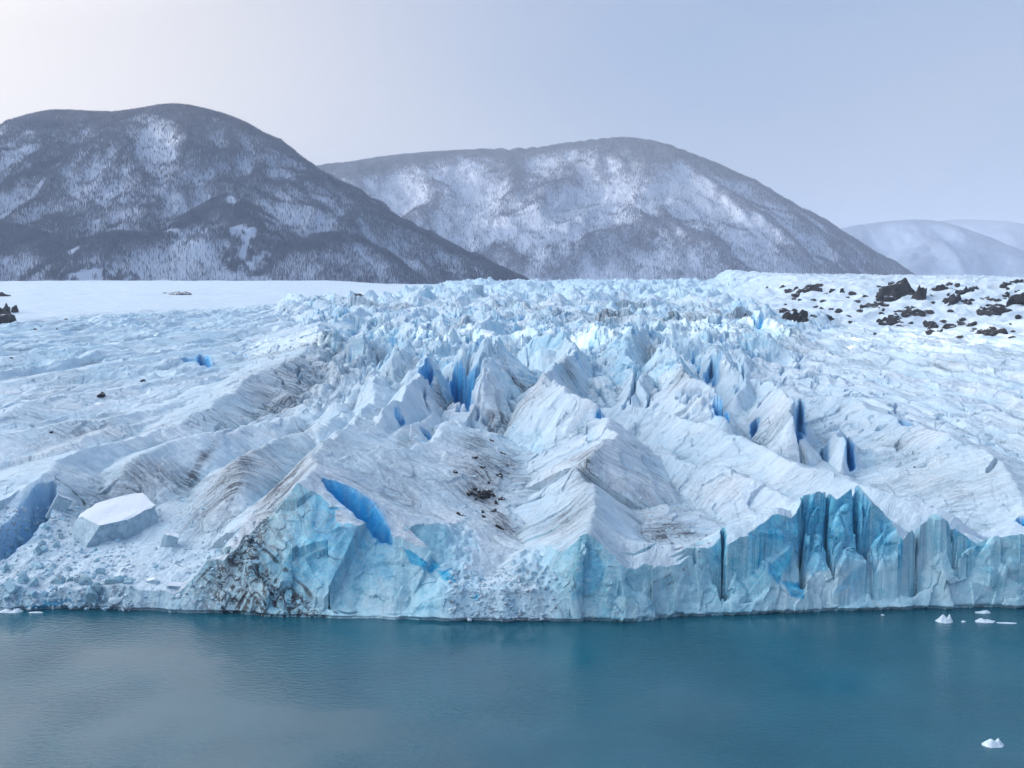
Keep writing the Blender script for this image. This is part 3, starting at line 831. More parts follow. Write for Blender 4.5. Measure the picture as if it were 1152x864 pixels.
M_snow, nt, B = mat('valley_snow'); q = N(nt)
P = q.n('ShaderNodeNewGeometry').outputs['Position']
q.l(q.mix(q.ramp(q.noise(P, .01, 5, .6), .35, .65), (.70, .78, .87), (.80, .84, .89)), B.inputs['Base Color']); B.inputs['Roughness'].default_value = .8
tag(sheet('ground', -13900, 13900, 185, 16900, -4.5, M_snow), kind='structure')
tag(sheet('snow_valley', -7000, 9000, 1560, 16800, 28, M_snow), kind='structure')

# ------------------------------------------------------------------ mountains
def mount_mat(name, dark, lite, sc_=1.0, sh_=0):
    m, nt, B = mat(name); q = N(nt)
    P = q.n('ShaderNodeNewGeometry').outputs['Position']
    cov = q.attr('cover')
    a = q.noise(q.scale(P, .05 * sc_, .05 * sc_, .008 * sc_), 1, 6, .75)
    b = q.noise(P, .006 * sc_, 6, .7)
    t = q.math('ADD', q.math('ADD', q.math('MULTIPLY', a, .9), q.math('MULTIPLY', b, .5)), q.math('MULTIPLY', cov, .55))
    q.l(q.mix(q.ramp(t, .86 - sh_, 1.12 - sh_), lite, dark), B.inputs['Base Color']); B.inputs['Roughness'].default_value = .9
    return m
M_mt = mount_mat('forested_mountain', (.12, .13, .19), (.37, .43, .55))
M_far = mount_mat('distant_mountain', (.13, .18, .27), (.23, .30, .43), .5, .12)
M_tree, nt, B = mat('bare_trees'); q = N(nt)
P = q.n('ShaderNodeNewGeometry').outputs['Position']
q.l(q.mix(q.ramp(q.noise(P, .02, 4, .6), .35, .65), (.055, .070, .125), (.11, .13, .20)), B.inputs['Base Color']); B.inputs['Roughness'].default_value = .9

def smooth_line(Q, n=5):
    Q = np.asarray(Q); out = []
    for i in range(len(Q) - 1):
        p0, p1, p2, p3 = Q[max(i - 1, 0)], Q[i], Q[i + 1], Q[min(i + 2, len(Q) - 1)]
        for t in np.linspace(0, 1, n)[:-1]:
            out.append(.5 * ((2 * p1) + (-p0 + p2) * t + (2 * p0 - 5 * p1 + 4 * p2 - p3) * t * t + (-p0 + 3 * p1 - 3 * p2 + p3) * t ** 3))
    return np.array(out + [Q[-1]])

def mountain(name, ridges, slope, box, cell, m, seed, amp=1.0, ntree=0, th=12, floor=30, patches=()):
    x0_, x1_, y0_, y1_ = box
    xs = np.arange(x0_, x1_ + 1, cell); ys = np.arange(y0_, y1_ + 1, cell)
    X, Y = np.meshgrid(xs, ys)
    L = (y0_ + y1_) / 2 / 3000 if ntree else (y0_ + y1_) / 2 / 4500
    wx = X + fbm(X / 420 / L, Y / 420 / L, 4, seed) * 110 * L; wy = Y + fbm(X / 420 / L, Y / 420 / L, 4, seed + 5) * 110 * L
    h = np.full(X.shape, float(floor - 30)); conv = np.zeros(X.shape); nearc = np.zeros(X.shape)
    rs = np.random.default_rng(seed + 100); spurs = []
    for (pts, sl) in ridges:
        Q = np.array([at_dist(*p) for p in pts]); seg = np.hypot(*np.diff(Q[:, :2], axis=0).T); tot = seg.sum(); t = 90 * L
        cum = np.concatenate([[0], np.cumsum(seg)])
        while t < tot - 40 * L:
            i = min(np.searchsorted(cum, t) - 1, len(seg) - 1); f = (t - cum[i]) / seg[i]; a = Q[i] + f * (Q[i + 1] - Q[i])
            d_ = (Q[i + 1] - Q[i])[:2] / seg[i]
            for sd in (-1, 1):
                nrm = np.array([-d_[1], d_[0]]) * sd + d_ * rs.uniform(.1, .9) * np.sign(Q[0, 2] - Q[-1, 2] + 1e-6)
                nrm /= np.linalg.norm(nrm)
                if nrm[1] > .35: continue
                ln = rs.uniform(330, 760) * L; w = [a - [0, 0, 34 * L]]
                for _ in range(4):
                    an = rs.normal() * .28; nrm = np.array([nrm[0] * math.cos(an) - nrm[1] * math.sin(an), nrm[0] * math.sin(an) + nrm[1] * math.cos(an)])
                    w.append(w[-1] + np.array([*(nrm * ln / 4), -sl * ln / 4 * rs.uniform(.80, .92)]))
                spurs.append((w, min(sl * 1.25, 1.0)))
            t += rs.uniform(110, 210) * L
    ridges = [(smooth_line([at_dist(*p) for p in pts]), sl, 1.0) for pts, sl in ridges] + [(np.array(w), sl, .8) for w, sl in spurs]
    for (Q, sl, cw) in ridges:
        best = np.full(X.shape, -1e9); bd = np.zeros(X.shape)
        for i in range(len(Q) - 1):
            a, b = Q[i], Q[i + 1]; dx, dy = b[0] - a[0], b[1] - a[1]
            t = np.clip(((wx - a[0]) * dx + (wy - a[1]) * dy) / (dx * dx + dy * dy + 1e-9), 0, 1)
            # small warp only near the crest so that the traced outline holds
            d0 = np.hypot(X - a[0] - t * dx, Y - a[1] - t * dy); d1 = np.hypot(wx - a[0] - t * dx, wy - a[1] - t * dy)
            k = sstep(0, 260 * L, d0); d = d0 * (1 - k) + d1 * k
            zz = a[2] + t * (b[2] - a[2]) - sl * (np.sqrt(d * d + (22 * L) ** 2) - 22 * L)
            w_ = zz > best; best = np.where(w_, zz, best); bd = np.where(w_, d, bd)
        kk = 14 * L
        e = np.clip(.5 + .5 * (best - h) / kk, 0, 1)
        nearc = np.where(best > h, cw * np.exp(-bd / (150 * L)), nearc)
        conv = np.where(best > h, cw * np.exp(-bd / ((42 if cw > .9 else 26) * L)), conv)
        h = h + (best - h) * e + kk * e * (1 - e) * .5
    crest = conv
    gul = ridged(wx / 230 / L, wy / 420 / L, 5, seed + 9)
    h = h + (gul - .55) * 66 * amp * L * (1 - nearc) * sstep(floor, floor + 120, h) + fbm(X / 60, Y / 60, 4, seed + 12) * 8 * amp * (1 - nearc * .8)
    n = len(xs)
    bi = (np.arange(len(ys) - 1)[:, None] * n + np.arange(n - 1)[None, :])
    qd = np.stack([bi, bi + 1, bi + n + 1, bi + n], -1).reshape(-1, 4)
    patch = sstep(.05, .45, fbm(X / 260 / L, Y / 260 / L, 4, seed + 20))
    fin_ = fbm(X / 45 / L, Y / 70 / L, 4, seed + 31)
    cover = np.clip(.16 + crest * 1.15 + (gul - .45) * .85 + fin_ * .3 - patch * .12, 0, 1.2)
    for (u, v, ru, rv, D) in patches:
        p = at_dist(u, v, D); e_ = ((X - p[0]) / (ru / F * D)) ** 2 + ((Y - p[1]) / (rv / F * D * 3.2)) ** 2 + fbm(X / 40, Y / 60, 5, 71, .75) * 3.4
        cover = np.where(e_ < .8, -.6 + .9 * (fbm(X / 16, Y / 30, 3, 73) > .18), np.where(e_ < 1.6, np.maximum(cover, .7), cover))
    ob = new_mesh_obj(name, np.stack([X.ravel(), Y.ravel(), h.ravel()], 1), qd, m, True, attrs=dict(cover=cover.ravel()))
    tag(ob, kind='structure')
    if ntree:
        r = np.random.default_rng(seed)
        # keep to slopes turned towards the lake
        gy_, gx_ = np.gradient(h, cell)
        k = 0; px, py = [], []
        while k < ntree:
            ii = r.uniform(0, len(ys) - 1.01, 200000); jj = r.uniform(0, n - 1.01, 200000)
            i0, j0 = ii.astype(int), jj.astype(int)
            ok = (r.random(200000) < np.clip(cover[i0, j0], .10, 1) ** 1.25) & (cover[i0, j0] > -.5) & (gy_[i0, j0] > -.25) & (h[i0, j0] > floor + 4)
            px.append(jj[ok]); py.append(ii[ok]); k += ok.sum()
        jj = np.concatenate(px)[:ntree]; ii = np.concatenate(py)[:ntree]
        i0, j0 = ii.astype(int), jj.astype(int); fi, fj = ii - i0, jj - j0
        hz = (h[i0, j0] * (1 - fi) + h[i0 + 1, j0] * fi) * (1 - fj) + (h[i0, j0 + 1] * (1 - fi) + h[i0 + 1, j0 + 1] * fi) * fj
        bx, by = xs[0] + jj * cell, ys[0] + ii * cell
        H_ = th * r.uniform(.55, 1.15, ntree); R_ = H_ * r.uniform(.035, .085, ntree)
        V = np.zeros((ntree, 5, 3)); V[:, 0] = np.stack([bx, by, hz - 1], 1)
        an = r.uniform(0, 6.28, ntree)
        for j in range(3):
            V[:, 1 + j] = np.stack([bx + R_ * np.cos(an + j * 2.094), by + R_ * np.sin(an + j * 2.094), hz + H_ * .55], 1)
        V[:, 4] = np.stack([bx + r.normal(0, .3, ntree), by, hz + H_], 1)
        T_ = np.array([[0, 2, 1], [0, 3, 2], [0, 1, 3], [4, 1, 2], [4, 2, 3], [4, 3, 1]])
        Fc = (T_[None] + 5 * np.arange(ntree)[:, None, None]).reshape(-1, 3)
        tag(new_mesh_obj('forest', V.reshape(-1, 3), None, M_tree, False, tris=Fc), kind='stuff')
    return ob

LM = [
 ([(-330,230,3500),(-150,190,3350),(0,150,3250),(25,138,3230),(48,129.5,3210),(75,127,3190),(105,129,3180),(140,128,3155),(165,124,3130),(185,121,3115),(205,121.5,3100),(235,127,3080),(258,135,3065),(280,145,3050),(305,161,3025),(330,180,3000),(365,203,2980),(420,233,2930),(480,266,2880),(540,294,2830),(610,326,2780)], .62),
 ([(150,132,3120),(120,152,3020),(80,176,2900),(35,194,2800),(-40,225,2700)], .75),
 ([(200,128,3070),(205,160,2940),(215,175,2900),(250,190,2820),(288,237,2650),(325,292,2500),(345,330,2420)], .8),
 ([(300,165,3020),(340,225,2850),(400,280,2650),(440,325,2520)], .8),
 ([(243,197,2800),(200,222,2700),(167,245,2600)], .8),
 ([(257,220,2560),(222,243,2460),(180,263,2360),(118,266,2300),(69,293,2220),(14,318,2150)], .62),
 ([(257,220,2560),(270,255,2440),(292,290,2330),(310,325,2230)], .7),
 ([(-60,238,2450),(0,253,2400),(35,262,2350),(75,280,2280),(110,300,2250)], .6),
 ([(440,310,2420),(400,268,2450),(365,266,2420),(320,278,2380),(300,300,2330)], .6),
 ([(60,136,3150),(40,160,3080),(10,175,3000)], .8), ([(-150,200,3300),(-100,240,3000),(-160,300,2700)], .7),
]
mountain('left_mountain', LM, .6, (-2500, 420, 1950, 3900), 7.5, M_mt, 3, 1.0, 300000, 12, 30, [(150,272,26,5,2340),(188,264,12,3,2370),(100,277,18,4,2290),(80,297,10,5,2230),(258,232,14,7,2540),(272,303,14,9,2330),(290,312,12,6,2290),(362,273,26,5,2440),(330,280,16,5,2400),(385,270,16,4,2450),(100,312,40,4,2150)])
MM = [
 ([(250,215,6000),(355,190,5900),(400,184,5850),(440,178,5800),(520,171,5750),(600,168.5,5700),(640,163,5650),(690,157.5,5600),(720,159,5560),(750,166,5520),(800,186,5450),(860,216,5350),(920,251,5250),(980,286,5150),(1030,318,5080)], .62),
 ([(640,170,5600),(648,190,5450),(633,215,5250),(612,246,5050),(563,281,4850),(540,300,4700)], .75),
 ([(690,166,5530),(735,200,5350),(776,228,5150),(723,263,4900),(661,296,4650),(610,325,4450)], .75),
 ([(800,186,5450),(830,235,5150),(776,267,4850),(735,300,4600),(700,330,4450)], .75),
 ([(860,216,5350),(900,262,5050),(930,300,4800),(950,330,4600)], .8),
 ([(440,188,5700),(445,215,5500),(470,240,5300),(500,290,4950)], .8),
 ([(520,181,5650),(545,215,5400),(530,255,5150)], .85),
 ([(355,190,5900),(400,215,5600),(430,250,5300),(460,290,5000)], .8),
 ([(750,166,5520),(800,225,5200),(850,270,4900),(870,320,4600)], .85),
]
mountain('middle_mountain', MM, .6, (-2300, 2700, 4200, 6700), 13, M_mt, 11, 1.0, 230000, 17, 30)
FM = [([(760,330,9800),(880,290,9600),(940,260,9500),(980,251,9500),(1040,247,9400),(1080,256,9300),(1130,275,9200),(1200,300,9000),(1300,320,8900)], .55),
      ([(1080,256,9300),(1040,290,8700),(1000,320,8200)], .6), ([(1085,262,9200),(1130,275,8900),(1152,300,8500)], .6), ([(960,256,9500),(960,300,8700)], .6)]
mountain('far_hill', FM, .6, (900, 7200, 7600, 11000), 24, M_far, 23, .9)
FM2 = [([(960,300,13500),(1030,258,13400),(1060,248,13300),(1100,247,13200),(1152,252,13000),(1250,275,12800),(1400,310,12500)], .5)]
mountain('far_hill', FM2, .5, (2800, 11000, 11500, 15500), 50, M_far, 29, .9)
# sun blocker added out of frame; its cleft lights only the tallest seracs
xs = np.linspace(-9000, -3300, 60); ys = np.linspace(-5000, 16000, 1400)
Xw, Yw = np.meshgrid(xs, ys)
prof = 820 * sstep(-3300, -4500, Xw) * sstep(-9000, -5200, Xw) * sstep(16000, 14500, Yw) * (1 + .08 * fbm(Xw / 900, Yw / 900, 4, 77))
cx = Yw - (500 + (Xw) * math.tan(math.radians(10)) * 1.0)
prof = np.where(np.abs(cx) < 1e9, prof * (1 - sstep(105, 50, np.abs(cx))) + np.minimum(prof, 13 - .1157 * Xw) * sstep(105, 50, np.abs(cx)), prof)
bi = (np.arange(1399)[:, None] * 60 + np.arange(59)[None, :]); qd = np.stack([bi, bi + 1, bi + 61, bi + 60], -1).reshape(-1, 4)
tag(new_mesh_obj('sun_blocker', np.stack([Xw.ravel(), Yw.ravel(), prof.ravel() - 6], 1), qd, M_snow, True), kind='structure')

tick('mountains')
# ------------------------------------------------------------------ rocks on the snow
def rock(u, v, wpx, hpx, seed, label, group, name='rock', cat='rock', m=None, flat=1.0, n=13, rough=.24, lift=0):
    if cat == 'boulder' and wpx < 11.9: wpx *= .72; hpx *= .6
    p = hit([(u, v + hpx * .35)])[0]
    D = p[1]; w_ = wpx / F * D / 2 * 1.45; h_ = hpx / F * D / 2 * 2.3
    vv, f = chiselled(1 if wpx > 12 else 0, n, seed, rough)
    vv = vv * np.array([w_, w_ * .8 * flat + h_ * .3, h_])
    vv[:, 2] += perlin(vv[:, 0] / (w_ * .45) + seed, vv[:, 1] / (w_ * .45), 3) * h_ * .45
    me_ = new_mesh_obj(name, vv, None, m or M_rock, wpx <= 0, tris=f)
    me_.location = (p[0], p[1] + w_ * .2, p[2] - h_ * .3 + lift)
    me_.rotation_euler = (0, 0, (seed * 1.7) % .8 - .4)
    tag(me_, label, cat, group)
    return me_
RG = 'dark rocks on the snowy hill at the right'
for i, (u, v, w_, h_, lab) in enumerate([
 (914,322,34,13,'dark brown rock knob on the skyline, highest of the snowy hill'), (890,354,25,17,'large dark rock low on the left slope of the snowy hill'),
 (1010,325,40,17,'broad dark outcrop streaked with snow near the hilltop'), (1035,330,16,16,'upright dark crag at the right end of the broad outcrop'),
 (1062,323,20,8,'small flat rock on the hilltop between outcrop and round rock'), (1073,334,20,9,'slanting dark rock under the hilltop'),
 (1091,324,13,12,'round dark rock standing near the skyline'), (1120,347,46,16,'largest long dark rock slab of the right hill'),
 (1149,335,22,12,'dark rock cut by the right edge of the view'), (1116,372,28,10,'dark oval rock lowest on the right slope'),
 (1028,351,30,8,'long thin rock in the middle of the hill slope'), (1001,362,26,9,'dark sloping slab left of the long thin rock'),
 (1050,364,18,8,'small blocky rock below the long thin rock'), (1069,365,12,8,'small egg-shaped rock left of the oval one'),
 (978,342,24,5,'low reddish rock band on the left half of the hill'), (960,330,10,5,'small stone beside the skyline knob, to its right'),
 (1146,315,14,6,'small black rock on the skyline by the right edge'), (838,354,9,5,'tiny dark stone at the left foot of the snowy hill'),
 (943,349,10,4,'tiny dark stone right of the large low rock'), (1080,378,11,4,'tiny dark stone at the bottom of the right slope')]):
    rock(u, v, w_, h_, 100 + i, lab, RG)
BIG = [(914,322,30),(890,354,22),(1010,325,34),(1062,326,24),(1120,347,40),(1149,335,26),(1116,372,24),(1028,351,26),(1001,362,22),(1060,366,20),(978,342,22),(1146,316,16)]
r = np.random.default_rng(5); k = 0
while k < 180:
    u = r.uniform(862, 1150); v = r.uniform(320, 384)
    if k % 3:
        b_ = BIG[r.integers(len(BIG))]; u = b_[0] + r.normal() * b_[2] * .55; v = b_[1] + r.normal() * 4.5 + (u - b_[0]) * -.08
    if v < 318 + (1010 - u) * .02 or v > 345 + (u - 830) * .13: continue
    rock(u, v, r.uniform(3, 10) * (1 + (r.random() > .8) * .7), r.uniform(1.8, 5), 200 + k, 'scattered small dark stone half buried in the snow of the right hill', 'small stones scattered on the right hill', n=12); k += 1
for i, (u, v, w_, h_, lab) in enumerate([
 (0,331,18,7,'black rock ledge at the left edge, upper of the cluster'), (3,348,20,15,'lumpy black rock at the left edge, middle of the cluster'),
 (14,347,9,12,'knobbly black rock, rightmost of the left edge cluster'), (4,359,22,11,'black rock at the left edge, lowest of the cluster')]):
    rock(u, v, w_, h_, 300 + i, lab, 'black rocks at the left edge of the snowfield')
for i, (u, v, w_, h_, lab) in enumerate([
 (39,370,10,5,'dark boulder lying on ice just under the left snowfield'), (64,370,4,3,'little dark stone right of the boulder under the left snowfield'),
 (75,359,7,3,'small dark stone at the lower rim of the left snowfield'), (12,402,6,5,'dark round stone on blue ice near the left edge'),
 (320,348,5,3,'dark stone at the right end of the snowfield rim'), (200,329,34,4,'long thin patch of dark rock in the left snowfield'),
 (400,331,14,3,'flat dark rock at the right tip of the left snowfield'), (160,428,9,7,'dark boulder on the blue ribs left of the dirty flank'),
 (113,443,12,4,'dark elongated stone on a thin snow rib at left'), (57,486,6,5,'dark stone alone on a smooth snow rib at far left'),
 (540,556,16,9,'dark rock heap in the floor of the central valley'),
 (563,560,9,5,'flat dark rock right of the heap in the central valley'),
 (1029,525,4,3,'little dark stone on the smooth right flank'), (985,375,9,4,'dark stone among rough ice below the right hill')]):
    rock(u, v, w_, h_, 330 + i, lab, 'boulders lying on the glacier', name='boulder', cat='boulder')

r = np.random.default_rng(77); k = 0
while k < 26:
    u = 548 + r.normal() * 17; v = r.uniform(492, 600) if k % 3 else r.uniform(545, 566)
    rock(u, v, r.uniform(7, 12), r.uniform(4, 7), 500 + k, 'dark gritty stone in the debris on the floor of the central valley', 'debris stones in the central valley', name='boulder', cat='boulder'); k += 1

# ------------------------------------------------------------------ loose ice blocks
def slab(u, v, dims, rot, seed, label, cuts=7, lift=0, name='ice_block', bevel=.82, tilt=(0, 0)):
    p = hit([(u, v)])[0]
    vv, f = ICO3; vv = vv.copy(); r = np.random.default_rng(seed)
    vv = np.clip(vv * 1.75, -1, 1)
    for _ in range(cuts):
        d = r.normal(size=3); d[2] *= .35; d /= np.linalg.norm(d); c = r.uniform(.95, 1.25)
        t = np.maximum(vv @ d - c, 0); vv = vv - t[:, None] * d
    vv = vv * (1 +   .07 * perlin3(vv[:, 0] * 1.3 + seed, vv[:, 1] * 1.3, vv[:, 2] * 1.3, 2) + .012 * perlin3(vv[:, 0] * 6 + seed, vv[:, 1] * 6, vv[:, 2] * 6, 2))[:, None]
    vv = vv * np.array(dims) / 2; fn_ = np.cross(vv[f[:, 1]] - vv[f[:, 0]], vv[f[:, 2]] - vv[f[:, 0]]); fn_ /= np.linalg.norm(fn_, axis=1)[:, None] + 1e-12
    cap = (fn_[:, 2] > .8) & (dims[0] > 10) & (cuts < 20)
    if cap.any():                                # only the one connected top
        lab_ = np.arange(len(vv)); fc = f[cap]
        for _ in range(200):
            mn = lab_[fc].min(1); old = lab_.copy(); np.minimum.at(lab_, fc.ravel(), np.repeat(mn, 3)); lab_ = lab_[lab_]
            if (old == lab_).all(): break
        vals, cn = np.unique(lab_[fc[:, 0]], return_counts=True); top = vals[cn.argmax()]
        cap[np.nonzero(cap)[0][lab_[fc[:, 0]] != top]] = False
    o = new_mesh_obj(name, vv, None, M_block, False, tris=f[~cap])
    if cap.any():
        ui, inv = np.unique(f[cap], return_inverse=True)
        new_mesh_obj('snow_cap', vv[ui], None, M_block, False, tris=inv.reshape(-1, 3), parent=o)
    o.location = (p[0], p[1], p[2] + lift); o.rotation_euler = (tilt[0], tilt[1], rot)
    tag(o, label, 'ice block', 'loose ice blocks on the glacier')
    return o
slab(129, 599, (17, 13, 12), .75, 33, 'big flat-topped ice block with white snow cap at left', cuts=13, tilt=(.15, -.04), lift=-.9)
slab(187, 612, (3.0, 3.2, 6.5), .3, 5, 'upright square ice pillar leaning beside the big flat-topped block', tilt=(.05, .35), lift=-1)
slab(66, 572, (3.2, 1.2, 5.5), .5, 8, 'triangular grey plate inside the hollow arch at the left shore', tilt=(.1, .5), lift=0)
slab(537, 327, (12, 10, 12), .3, 9, 'round white ice knob standing on the glacier skyline', cuts=22)
slab(197, 660, (3.2, 2.0, 1.2), .5, 12, 'bluish ice lump lying on the low snow bench near the shore', tilt=(.2, .2))
slab(172, 655, (2.4, 1.5, 1.4), -.5, 13, 'small white ice lump left of the bluish one on the bench', tilt=(.2, -.2))
#slab(936, 423, (8, 8, 3.2), .2, 15, 'white rounded ice block left of the dark slit in the right snow', cuts=14)
#slab(1028, 423, (9, 8, 3.2), .2, 16, 'white ice block right of the dark slit in the right snow', cuts=12)
r = np.random.default_rng(41)
for i in range(34):
    u, v = r.uniform(0, 150), r.uniform(585, 676)
    if u > 75 and v < 625: continue
    p = hit([(u, v)])[0]; s_ = r.uniform(.7, 1.9)
    vv, f = chiselled(1, 11, 900 + i, .03)
    o = new_mesh_obj('ice_block', vv * s_ * r.uniform(.6, 1.25, 3), None, M_ice, False, tris=f, attrs=dict(ice=np.full(len(vv), r.uniform(.2, 1)), wall=np.full(len(vv), r.uniform(0, .8)), dirt=np.full(len(vv), r.uniform(0, .6)), flank=vv * 3))
    o.location = (p[0], p[1], p[2] + s_ * .05); o.rotation_euler = (0, 0, r.uniform(0, 6))
    tag(o, 'chunky block of broken ice in the heap by the left shore', 'ice block', 'broken ice blocks by the left shore')
# countless crumbs of broken ice in the two collapsed corners
def rubble(n, ub, vb, seed, smin, smax):
    r = np.random.default_rng(seed); V, Fc = [], []; off = 0; v0, f0 = ICO2
    us, vs = r.uniform(*ub, n), r.uniform(*vb, n)
    pts = hit(list(zip(us, vs)))
    for i in range(n):
        if pts[i, 2] < .15: continue
        s_ = smin * (smax / smin) ** (r.random() ** 2.2)
        vv, f = chiselled(0, 9, seed * 1000 + i, 0)
        a = r.uniform(0, 6.28); ca, sa = math.cos(a), math.sin(a)
        vv = vv * r.uniform(.6, 1.4, 3) * s_; vv = vv @ np.array([[ca, sa, 0], [-sa, ca, 0], [0, 0, 1]])
        V.append(vv * [1, 1, .8] + pts[i] + [0, 0, s_ * .1]); Fc.append(f + off); off += len(vv)
    return V, Fc, off
Vs, Fs, off = [], [], 0
for args in [(2300, (-20, 150), (570, 688), 2, .10, .62), (140, (140, 250), (610, 685), 9, .12, .6), (800, (505, 625), (640, 698), 3, .10, .55), (200, (170, 290), (560, 625), 4, .12, .5), (160, (520, 590), (480, 600), 6, .12, .5),
             (120, (720, 780), (535, 600), 7, .12, .4)]:
    V, Fc, n_ = rubble(*args)
    Vs += V; Fs += [f + off for f in Fc]; off += n_
nv = sum(len(v_) for v_ in Vs); ci = np.repeat(np.random.default_rng(8).random(len(Vs)), [len(v_) for v_ in Vs])
tag(new_mesh_obj('ice_rubble', np.concatenate(Vs), None, M_ice, False, tris=np.concatenate(Fs), attrs=dict(ice=ci ** 1.5 * .9, dirt=(ci * 7 % 1) ** 4 * .6, wall=(ci * 13 % 1) ** 2 * .5, flank=np.concatenate(Vs) * [1, .3, 1])), kind='stuff')

# ------------------------------------------------------------------ floating ice
def floe(u, v, w_, d_, peaks, label, seed, name='floating_ice', rot=0):
    x_, y_, z_ = ray(u, v); t = -CAMH / z_; cx_, cy_ = x_ * t, y_ * t
    na, nr_ = 72, 18; ph = np.linspace(0, 2 * PI, na, endpoint=False)
    V = [];
    for j in range(nr_ + 1):
        rr = j / nr_
        for a in ph:
            edge = 1 + .16 * float(perlin(np.cos(a) * 1.4 + seed, np.sin(a) * 1.4, 3)) + .07 * float(perlin(np.cos(a) * 4 + seed, np.sin(a) * 4, 4))
            X_, Y_ = rr * edge * math.cos(a) * w_ / 2, rr * edge * math.sin(a) * d_ / 2
            z = .10
            for (px_, ph_, sl) in peaks:
                z = max(z, ph_ * .8 - sl * math.hypot(X_ - px_ * w_ / 2, Y_ * 1.3))
            z *= 1 + .25 * float(perlin(X_ * 1.3 + seed, Y_ * 1.3, 5))
            z = z * (1 - rr ** 6) + (-.25) * rr ** 6
            V.append((X_, Y_, z))
    V = np.array(V); qd = []
    for j in range(nr_):
        for k in range(na):
            a = j * na + k; b = j * na + (k + 1) % na
            qd.append((a, b, b + na, a + na) if True else None)
    bot = V[-na:] * [.8, .8, 0] + [0, 0, -.7]
    V = np.concatenate([V, bot]); j = nr_
    for k in range(na): qd.append((j * na + k, j * na + (k + 1) % na, (j + 1) * na + (k + 1) % na, (j + 1) * na + k))
    qd = np.array(qd)[:, ::-1]
    o = new_mesh_obj(name, V, qd, M_floe, True); o.location = (cx_, cy_, 0); o.rotation_euler = (0, 0, rot)
    tag(o, label, 'floating ice', 'ice floating on the lake'); return o
floe(1062, 699, 3.3, 2.6, [(-.1, 1.6, .95), (.55, 1.75, 1.9)], 'notched white ice lump floating at right, left of the flat floes', 1)
floe(1108, 699, 4.3, 2.2, [(-.3, .75, .45), (.2, .5, .3)], 'low white floe right of the notched lump', 2)
floe(1105, 689, 3.2, 1.6, [(.4, .55, .3)], 'flat floe tight against the cliff foot at right', 3)
floe(1133, 701, 4.4, .8, [(-.7, .16, .1)], 'thin strip of brash ice trailing to the right edge', 4, rot=-.08)
floe(1084, 699.5, 1.0, .6, [(0, .3, .4)], 'tiny ice crumb between the notched lump and the low floe', 5)
floe(1117, 838, 3.3, 2.2, [(-.2, 1.15, .75), (.42, 1.15, 1.2), (.8, .6, 1.0)], 'lone twin-peaked white bergy bit near the bottom right corner', 6)
floe(12, 688, 5.2, 2.0, [(-.3, .7, .35), (.5, .9, .6)], 'white ice floe in front of the rubble at the left edge', 7)
floe(36, 683, 2.2, 1.6, [(0, 1.5, 1.1)], 'small upright ice lump behind the left floe', 8)
floe(40, 689, 3.4, .9, [(0, .2, .1)], 'thin flat ice sheet right of the left floe', 9)
floe(993, 692, .8, .5, [(0, .2, .4)], 'tiny flake of ice off the fluted wall', 10)

tick('rocks')
# ------------------------------------------------------------------ air
if HAZE:
    M_h = bpy.data.materials.new('haze_air'); M_h.use_nodes = True; nt = M_h.node_tree; nt.nodes.clear()
    out = nt.nodes.new('ShaderNodeOutputMaterial'); pv = nt.nodes.new('ShaderNodeVolumePrincipled')
    pv.inputs['Color'].default_value = (.76, .84, 1.0, 1); pv.inputs['Density'].default_value = HAZE; pv.inputs['Anisotropy'].default_value = .2
    nt.links.new(pv.outputs[0], out.inputs['Volume'])
    a = np.array([[-14000, -5500, -6], [14000, -5500, -6], [14000, 17000, -6], [-14000, 17000, -6]], float); b = a.copy(); b[:, 2] = 960
    fcs = np.array([[0, 3, 2, 1], [4, 5, 6, 7], [0, 1, 5, 4], [1, 2, 6, 5], [2, 3, 7, 6], [3, 0, 4, 7]])
    hz = new_mesh_obj('haze', np.concatenate([a, b]), fcs, M_h, False); tag(hz, kind='stuff')

# ------------------------------------------------------------------ sky and sun
SAZ, SEL = math.radians(-100), math.radians(6.5)
w = bpy.data.worlds.new('World'); sc.world = w; w.use_nodes = True; nt = w.node_tree; nt.nodes.clear(); q = N(nt)
sky = q.n('ShaderNodeTexSky'); sky.sky_type = 'NISHITA'; sky.sun_disc = False; sky.sun_elevation = SEL; sky.sun_rotation = SAZ
sky.dust_density = 2.5; sky.ozone_density = 2.0
b1 = q.n('ShaderNodeBackground'); q.l(sky.outputs[0], b1.inputs[0]); b1.inputs[1].default_value = .06
tc = q.n('ShaderNodeTexCoord').outputs['Generated']
sx_ = q.n('ShaderNodeSeparateXYZ'); q.l(tc, sx_.inputs[0])
def dotv(az, el):
    o = q.n('ShaderNodeVectorMath', operation='DOT_PRODUCT'); q.l(tc, o.inputs[0])
    o.inputs[1].default_value = (math.sin(az) * math.cos(el), math.cos(az) * math.cos(el), math.sin(el)); return o.outputs['Value']
g1 = q.ramp(dotv(math.radians(-38), math.radians(10)), .60, 1.0)
g1 = q.math('POWER', g1, 2.8)
el = q.ramp(sx_.outputs[2], 0, .8)
g2 = q.math('POWER', q.ramp(dotv(math.radians(-88), math.radians(34)), .45, 1.0), 2.0)
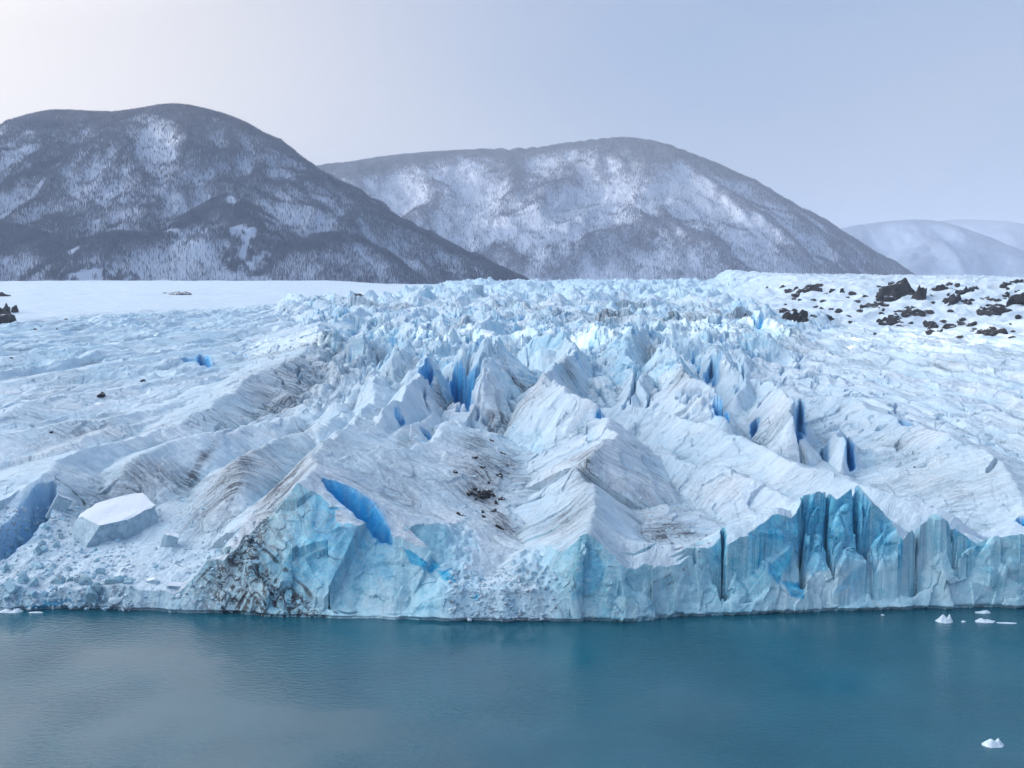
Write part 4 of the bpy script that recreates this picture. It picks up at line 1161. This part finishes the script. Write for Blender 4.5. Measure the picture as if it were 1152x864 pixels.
cl_ = q.noise(q.scale(tc, 1.2, 1.2, 4), 1.5, 5, .55, .4)
col = q.mix(q.ramp(sx_.outputs[2], .0, .30), (.25, .33, .52), (.25, .35, .57))
col = q.mix(q.ramp(sx_.outputs[2], .30, .8), col, SKYTOP)
col = q.mix(q.math('MULTIPLY', q.ramp(cl_, .30, .72), .42), col, (.50, .50, .58))
col = q.mix(q.math('MULTIPLY', g1, 1.0), col, (1.04, .92, .83))
g3 = q.math('POWER', q.ramp(dotv(math.radians(-26), math.radians(38)), .90, 1.0), 1.3)
col = q.mix(g3, col, (1.75, 1.7, 1.75))
col = q.mix(g2, col, (3.8, 3.95, 4.1))
b2 = q.n('ShaderNodeBackground'); q.l(col, b2.inputs[0]); b2.inputs[1].default_value = 1.0
ad = q.n('ShaderNodeAddShader'); q.l(b1.outputs[0], ad.inputs[0]); q.l(b2.outputs[0], ad.inputs[1])
wo = q.n('ShaderNodeOutputWorld'); q.l(ad.outputs[0], wo.inputs[0])

sl_ = bpy.data.lights.new('sun', 'SUN'); sl_.energy = 5.0; sl_.angle = math.radians(.4); sl_.color = (1, .86, .68)
so = bpy.data.objects.new('sun', sl_); C.objects.link(so)
dv = Vector((math.sin(SAZ) * math.cos(SEL), math.cos(SAZ) * math.cos(SEL), math.sin(SEL)))
so.rotation_euler = dv.to_track_quat('Z', 'Y').to_euler()

cd = bpy.data.cameras.new('camera'); co = bpy.data.objects.new('camera', cd); C.objects.link(co)
co.location = (0, 0, CAMH); co.rotation_euler = (PI / 2 - PITCH, 0, 0)
cd.sensor_width = 36; cd.lens = 36 * F / 1152; cd.clip_start = .5; cd.clip_end = 60000
sc.camera = co
vs = sc.view_settings; sc.display_settings.display_device = 'sRGB'
vs.view_transform = 'Standard'; vs.look = 'None'; vs.gamma = 1; vs.exposure = -0.06; vs.use_curve_mapping = False
sc.cycles.use_denoising = True
sc.cycles.max_bounces = 6; sc.cycles.diffuse_bounces = 4; sc.cycles.volume_bounces = 1
